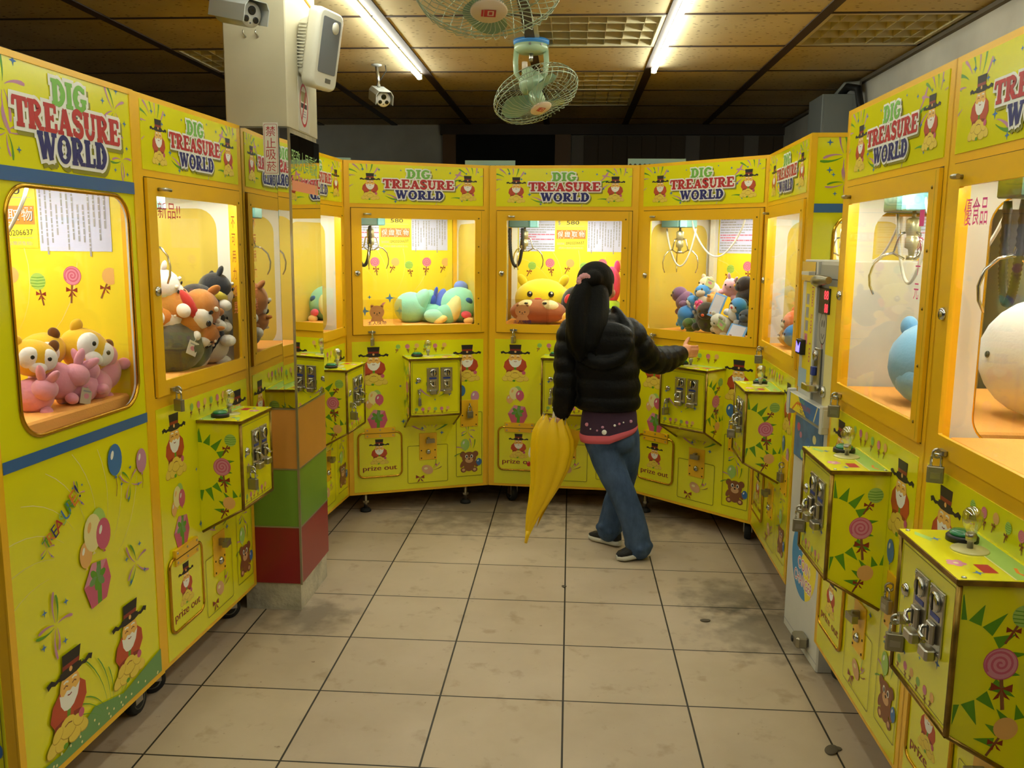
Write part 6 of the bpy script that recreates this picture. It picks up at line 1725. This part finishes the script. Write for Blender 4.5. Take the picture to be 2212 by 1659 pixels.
remeshed(b, 'ponytail', HAIR, person, 0.0055, 3)
b = MB()
for k in range(14):
    t = 2 * PI * k / 14; b.ell(R_((0.063 + 0.026 * math.cos(t), 3.955 + 0.008 * math.cos(t), 1.300 + 0.024 * math.sin(t))), (0.012, 0.016, 0.012), SCRUN, (t, 0, t), 10, 8)
b.build('scrunchie', person)
# jacket
b = MB()
torso(b, [(0.700, 0.184, 4.045, 0.128, 0.092), (0.722, 0.183, 4.045, 0.150, 0.112), (0.84, 0.174, 4.045, 0.155, 0.116), (0.96, 0.158, 4.048, 0.158, 0.118), (1.05, 0.143, 4.052, 0.158, 0.108), (1.105, 0.138, 4.055, 0.125, 0.088), (1.150, 0.138, 4.058, 0.072, 0.066)], JACKET, puff=0.10, pitch=0.078)
limb(b, [(*p, r) for p, r in zip(LA, (0.066, 0.063, 0.060, 0.056, 0.044))], JACKET, puff=0.15, pitch=0.066)
limb(b, [(*p, r) for p, r in zip(RA, (0.072, 0.068, 0.066, 0.066, 0.047))], JACKET, puff=0.15, pitch=0.066)
b.torus(R_((0.138, 4.058, 1.135)), 0.076, 0.028, JACKET, axis=(0, -0.15, 1))
b.ell(R_((0.150, 3.952, 1.010)), (0.148, 0.046, 0.085), JACKET, (0.25, 0, 0)); b.ell(R_((0.145, 3.955, 1.065)), (0.140, 0.050, 0.062), JACKET)
limb(b, [(0.030, 3.980, 1.06, 0.034), (0.066, 3.945, 0.970, 0.034), (0.150, 3.928, 0.935, 0.036), (0.236, 3.942, 0.970, 0.034), (0.266, 3.99, 1.060, 0.034), (0.222, 4.03, 1.145, 0.026), (0.205, 4.06, 1.170, 0.018)], JACKET)
remeshed(b, 'puffer_jacket', JACKET, person, 0.0065, 3)
# shirt showing below the jacket
b = MB(); n = 40
def shr(z, rx, ry): return [R_((0.192 + rx * math.cos(2 * PI * k / n), 4.048 + ry * math.sin(2 * PI * k / n), z + max(0, math.cos(2 * PI * k / n)) * 0.055 * (0.72 - z) / 0.16 + 0.004 * math.sin(6 * PI * k / n))) for k in range(n)]
b.grid([shr(0.730, 0.120, 0.088), shr(0.66, 0.130, 0.096), shr(0.590, 0.134, 0.100)], SHIRT, caps=False)
b.grid([shr(0.592, 0.136, 0.102), shr(0.575, 0.137, 0.103), shr(0.553, 0.133, 0.099), shr(0.553, 0.122, 0.088), shr(0.60, 0.122, 0.088)], BAND, caps=False)
for px, pz, r, m in ((0.088, 0.640, 0.009, PINK), (0.105, 0.622, 0.004, WHITEP), (0.135, 0.618, 0.005, MAUVE), (0.168, 0.612, 0.012, WHITEP), (0.160, 0.635, 0.007, MAUVE), (0.215, 0.645, 0.006, WHITEP), (0.236, 0.652, 0.006, PINK), (0.255, 0.658, 0.004, WHITEP), (0.290, 0.660, 0.008, MAUVE)):
    t = math.acos(max(-1, min(1, (px - 0.192) / 0.133))); y = 4.048 - 0.0995 * math.sin(t)
    b.ell(R_((px, y, pz)), (r, 0.004, r), m, (0, 0, 0), 12, 6)
b.build('shirt', person)
# jeans
b = MB()
b.ell(R_((0.205, 4.052, 0.585)), (0.118, 0.084, 0.075), DENIM); b.ell(R_((0.165, 4.005, 0.555)), (0.070, 0.052, 0.062), DENIM); b.ell(R_((0.245, 4.015, 0.560)), (0.068, 0.050, 0.062), DENIM)
limb(b, [(*p, r) for p, r in zip(LL, (0.080, 0.073, 0.064, 0.061, 0.062))], DENIM, puff=0.04, pitch=0.09)
limb(b, [(*p[:3], r) for p, r in zip(RL, (0.076, 0.068, 0.060, 0.060, 0.060))], DENIM, puff=0.04, pitch=0.09)
for q, r in ((LL[-1], 0.064), (RL[-1], 0.062)):
    for k in range(8): b.ell(R_((q[0] + r * 0.75 * math.cos(k * 0.785), q[1] + r * 0.75 * math.sin(k * 0.785), q[2] + 0.006 + 0.010 * (k % 3))), (0.022, 0.022, 0.020), DENIM, nu=10, nv=6)
remeshed(b, 'jeans', DENIM, person, 0.0065, 3)
# sneakers
def sneaker(heel, toe, lift):
    h, t = Vector(heel), Vector(toe); L = (t - h); ln = L.length; f = L / ln; s = Vector((f.y, -f.x, 0)).normalized(); up = s.cross(f)
    def P(a, c, z): return R_(h + f * a * ln + s * c + up * z)
    b = MB(); st = [(0.0, 0.018), (0.06, 0.030), (0.25, 0.032), (0.45, 0.031), (0.65, 0.037), (0.82, 0.036), (0.94, 0.026), (1.0, 0.010)]
    def ring(a, w, z0, z1, k=12): return [P(a, w * math.cos(2 * PI * i / k), z0 + (z1 - z0) * (0.5 + 0.5 * max(-1, min(1, 1.6 * math.sin(2 * PI * i / k))))) for i in range(k)]
    b.grid([ring(a, w, 0.0 + 0.012 * max(0, a - 0.8) * 2, 0.026) for a, w in st], SOLE); b.build('shoe_sole', person).name = 'shoe_sole'
    u = MB(); tops = [(0.0, 0.014, 0.055), (0.06, 0.026, 0.072), (0.25, 0.030, 0.080), (0.40, 0.030, 0.074), (0.55, 0.031, 0.058), (0.72, 0.033, 0.046), (0.88, 0.029, 0.040), (0.97, 0.014, 0.032)]
    u.grid([ring(a + 0.01, w, 0.018, z) for a, w, z in tops], UPPER)
    u.build('shoe_upper', person)
    l = MB()
    for k in range(4): l.tube([P(0.44 + 0.07 * k, -0.018, 0.070 - 0.008 * k), P(0.47 + 0.07 * k, 0.0, 0.076 - 0.008 * k), P(0.44 + 0.07 * k, 0.018, 0.070 - 0.008 * k)], 0.0022, BLACK, n=6)
    l.tube([P(0.45, 0.0, 0.076), P(0.50, 0.03, 0.07), P(0.55, 0.050, 0.045), P(0.58, 0.056, 0.010)], 0.002, BLACK, n=6); l.tube([P(0.45, 0.0, 0.076), P(0.42, 0.03, 0.078), P(0.46, 0.046, 0.055), P(0.48, 0.02, 0.074)], 0.002, BLACK, n=6)
    l.build('shoe_lace', person)
sneaker((0.402, 3.985, 0.022), (0.242, 3.945, 0.0), 0.02)
sneaker((0.268, 4.135, 0.006), (0.122, 4.255, 0.0), 0.0)

# ---------------------------------------------------------------- umbrella
UMB = mat('umbrella_yellow', 'F0C400', 0.45, bump=0.25, bscale=30); UMBD = mat('umbrella_translucent_yellow', 'E6B800', 0.35)
T0, B0 = Vector((-0.066, 4.015, 0.655)), Vector((-0.190, 4.005, 0.052))
um = empty('umbrella', T0, 0, 'loosely folded yellow umbrella pointing down in the girl\'s left hand', 'umbrella')
ax = (B0 - T0).normalized(); L = (B0 - T0).length
u = Vector((1, 0, 0)) - ax * ax.x; u.normalize(); w = ax.cross(u)
b = MB(); rings = []; n = 64
prof = [(0.0, 0.052), (0.05, 0.078), (0.12, 0.098), (0.22, 0.104), (0.35, 0.093), (0.5, 0.071), (0.65, 0.050), (0.78, 0.031), (0.88, 0.018), (0.93, 0.011)]
for t, r in prof:
    ring = []
    for k in range(n):
        a = 2 * PI * k / n
        ple = 0.80 + 0.20 * abs(math.cos(4 * a + 1.2 * t)) ** 0.8
        jag = (0.030 * (abs(math.cos(4 * a)) - 0.5)) if t < 0.03 else 0
        off = u * (0.030 * math.sin(PI * min(1, t * 1.25)) if t < 0.8 else 0)
        ring.append(ax * (t * L - jag) + off + (u * math.cos(a) * 1.02 + w * math.sin(a) * 0.55) * r * ple)
    rings.append(ring)
b.grid(rings, UMB, caps=False); b.build('canopy', um)
b = MB()   # loose outer fold with printed marks
rows = []
for i in range(9):
    t = 0.06 + 0.80 * i / 8; wd = 0.105 * math.sin(PI * min(1, 0.30 + 0.7 * i / 8)) * (1 - 0.55 * i / 8)
    rows.append([ax * (t * L) + u * (0.030 + 0.075 * (1 - i / 8.5) + (j / 5 - 0.5) * 0.9 * wd) - w * (-0.046 * (1 - i / 9) - 0.010 * math.sin(PI * j / 5)) * -1 for j in range(6)])
b.grid(rows, UMBD, closed=False, caps=False)
b.grid([[p + w * 0.0015 for p in r] for r in rows], UMBD, closed=False, caps=False)
b.build('loose_fold', um)
b = MB()
for t, cu, cw, ru, rt, m in ((0.30, -0.072, -0.050, 0.010, 0.030, WHITEP), (0.40, -0.068, -0.046, 0.010, 0.012, RED), (0.36, 0.070, -0.060, 0.016, 0.020, CREAM), (0.52, 0.046, -0.052, 0.015, 0.006, CREAM), (0.62, 0.036, -0.042, 0.006, 0.006, WHITEP)):
    b.ell(ax * (t * L) + u * cu + w * cw, (ru, 0.004, rt), m, (0, 0.2, 0), 12, 6)
b.build('printed_mark', um)
b = MB(); b.tube([ax * -0.05, ax * (0.93 * L)], 0.005, STEEL, n=8); b.build('shaft', um)
b = MB(); b.tube([ax * (0.90 * L), ax * L], [0.012, 0.007], UMB, n=12); b.build('ferrule', um)
b = MB(); b.tube([ax * 0.02, ax * -0.03, ax * -0.055 + Vector((-0.005, 0, 0)), ax * -0.065 + Vector((-0.018, 0, 0))], [0.010, 0.011, 0.010, 0.009], mat('umbrella_grip', 'E8E0C8', 0.4), n=10); b.build('handle', um)
for k in range(6):
    a = 2 * PI * k / 6 + 0.4
    r = MB(); p = (u * math.cos(a) + w * 0.55 * math.sin(a)) * 0.062
    r.tube([p + ax * 0.05, p * 0.95 - ax * 0.022], 0.0018, STEEL, n=5); r.build('rib', um)
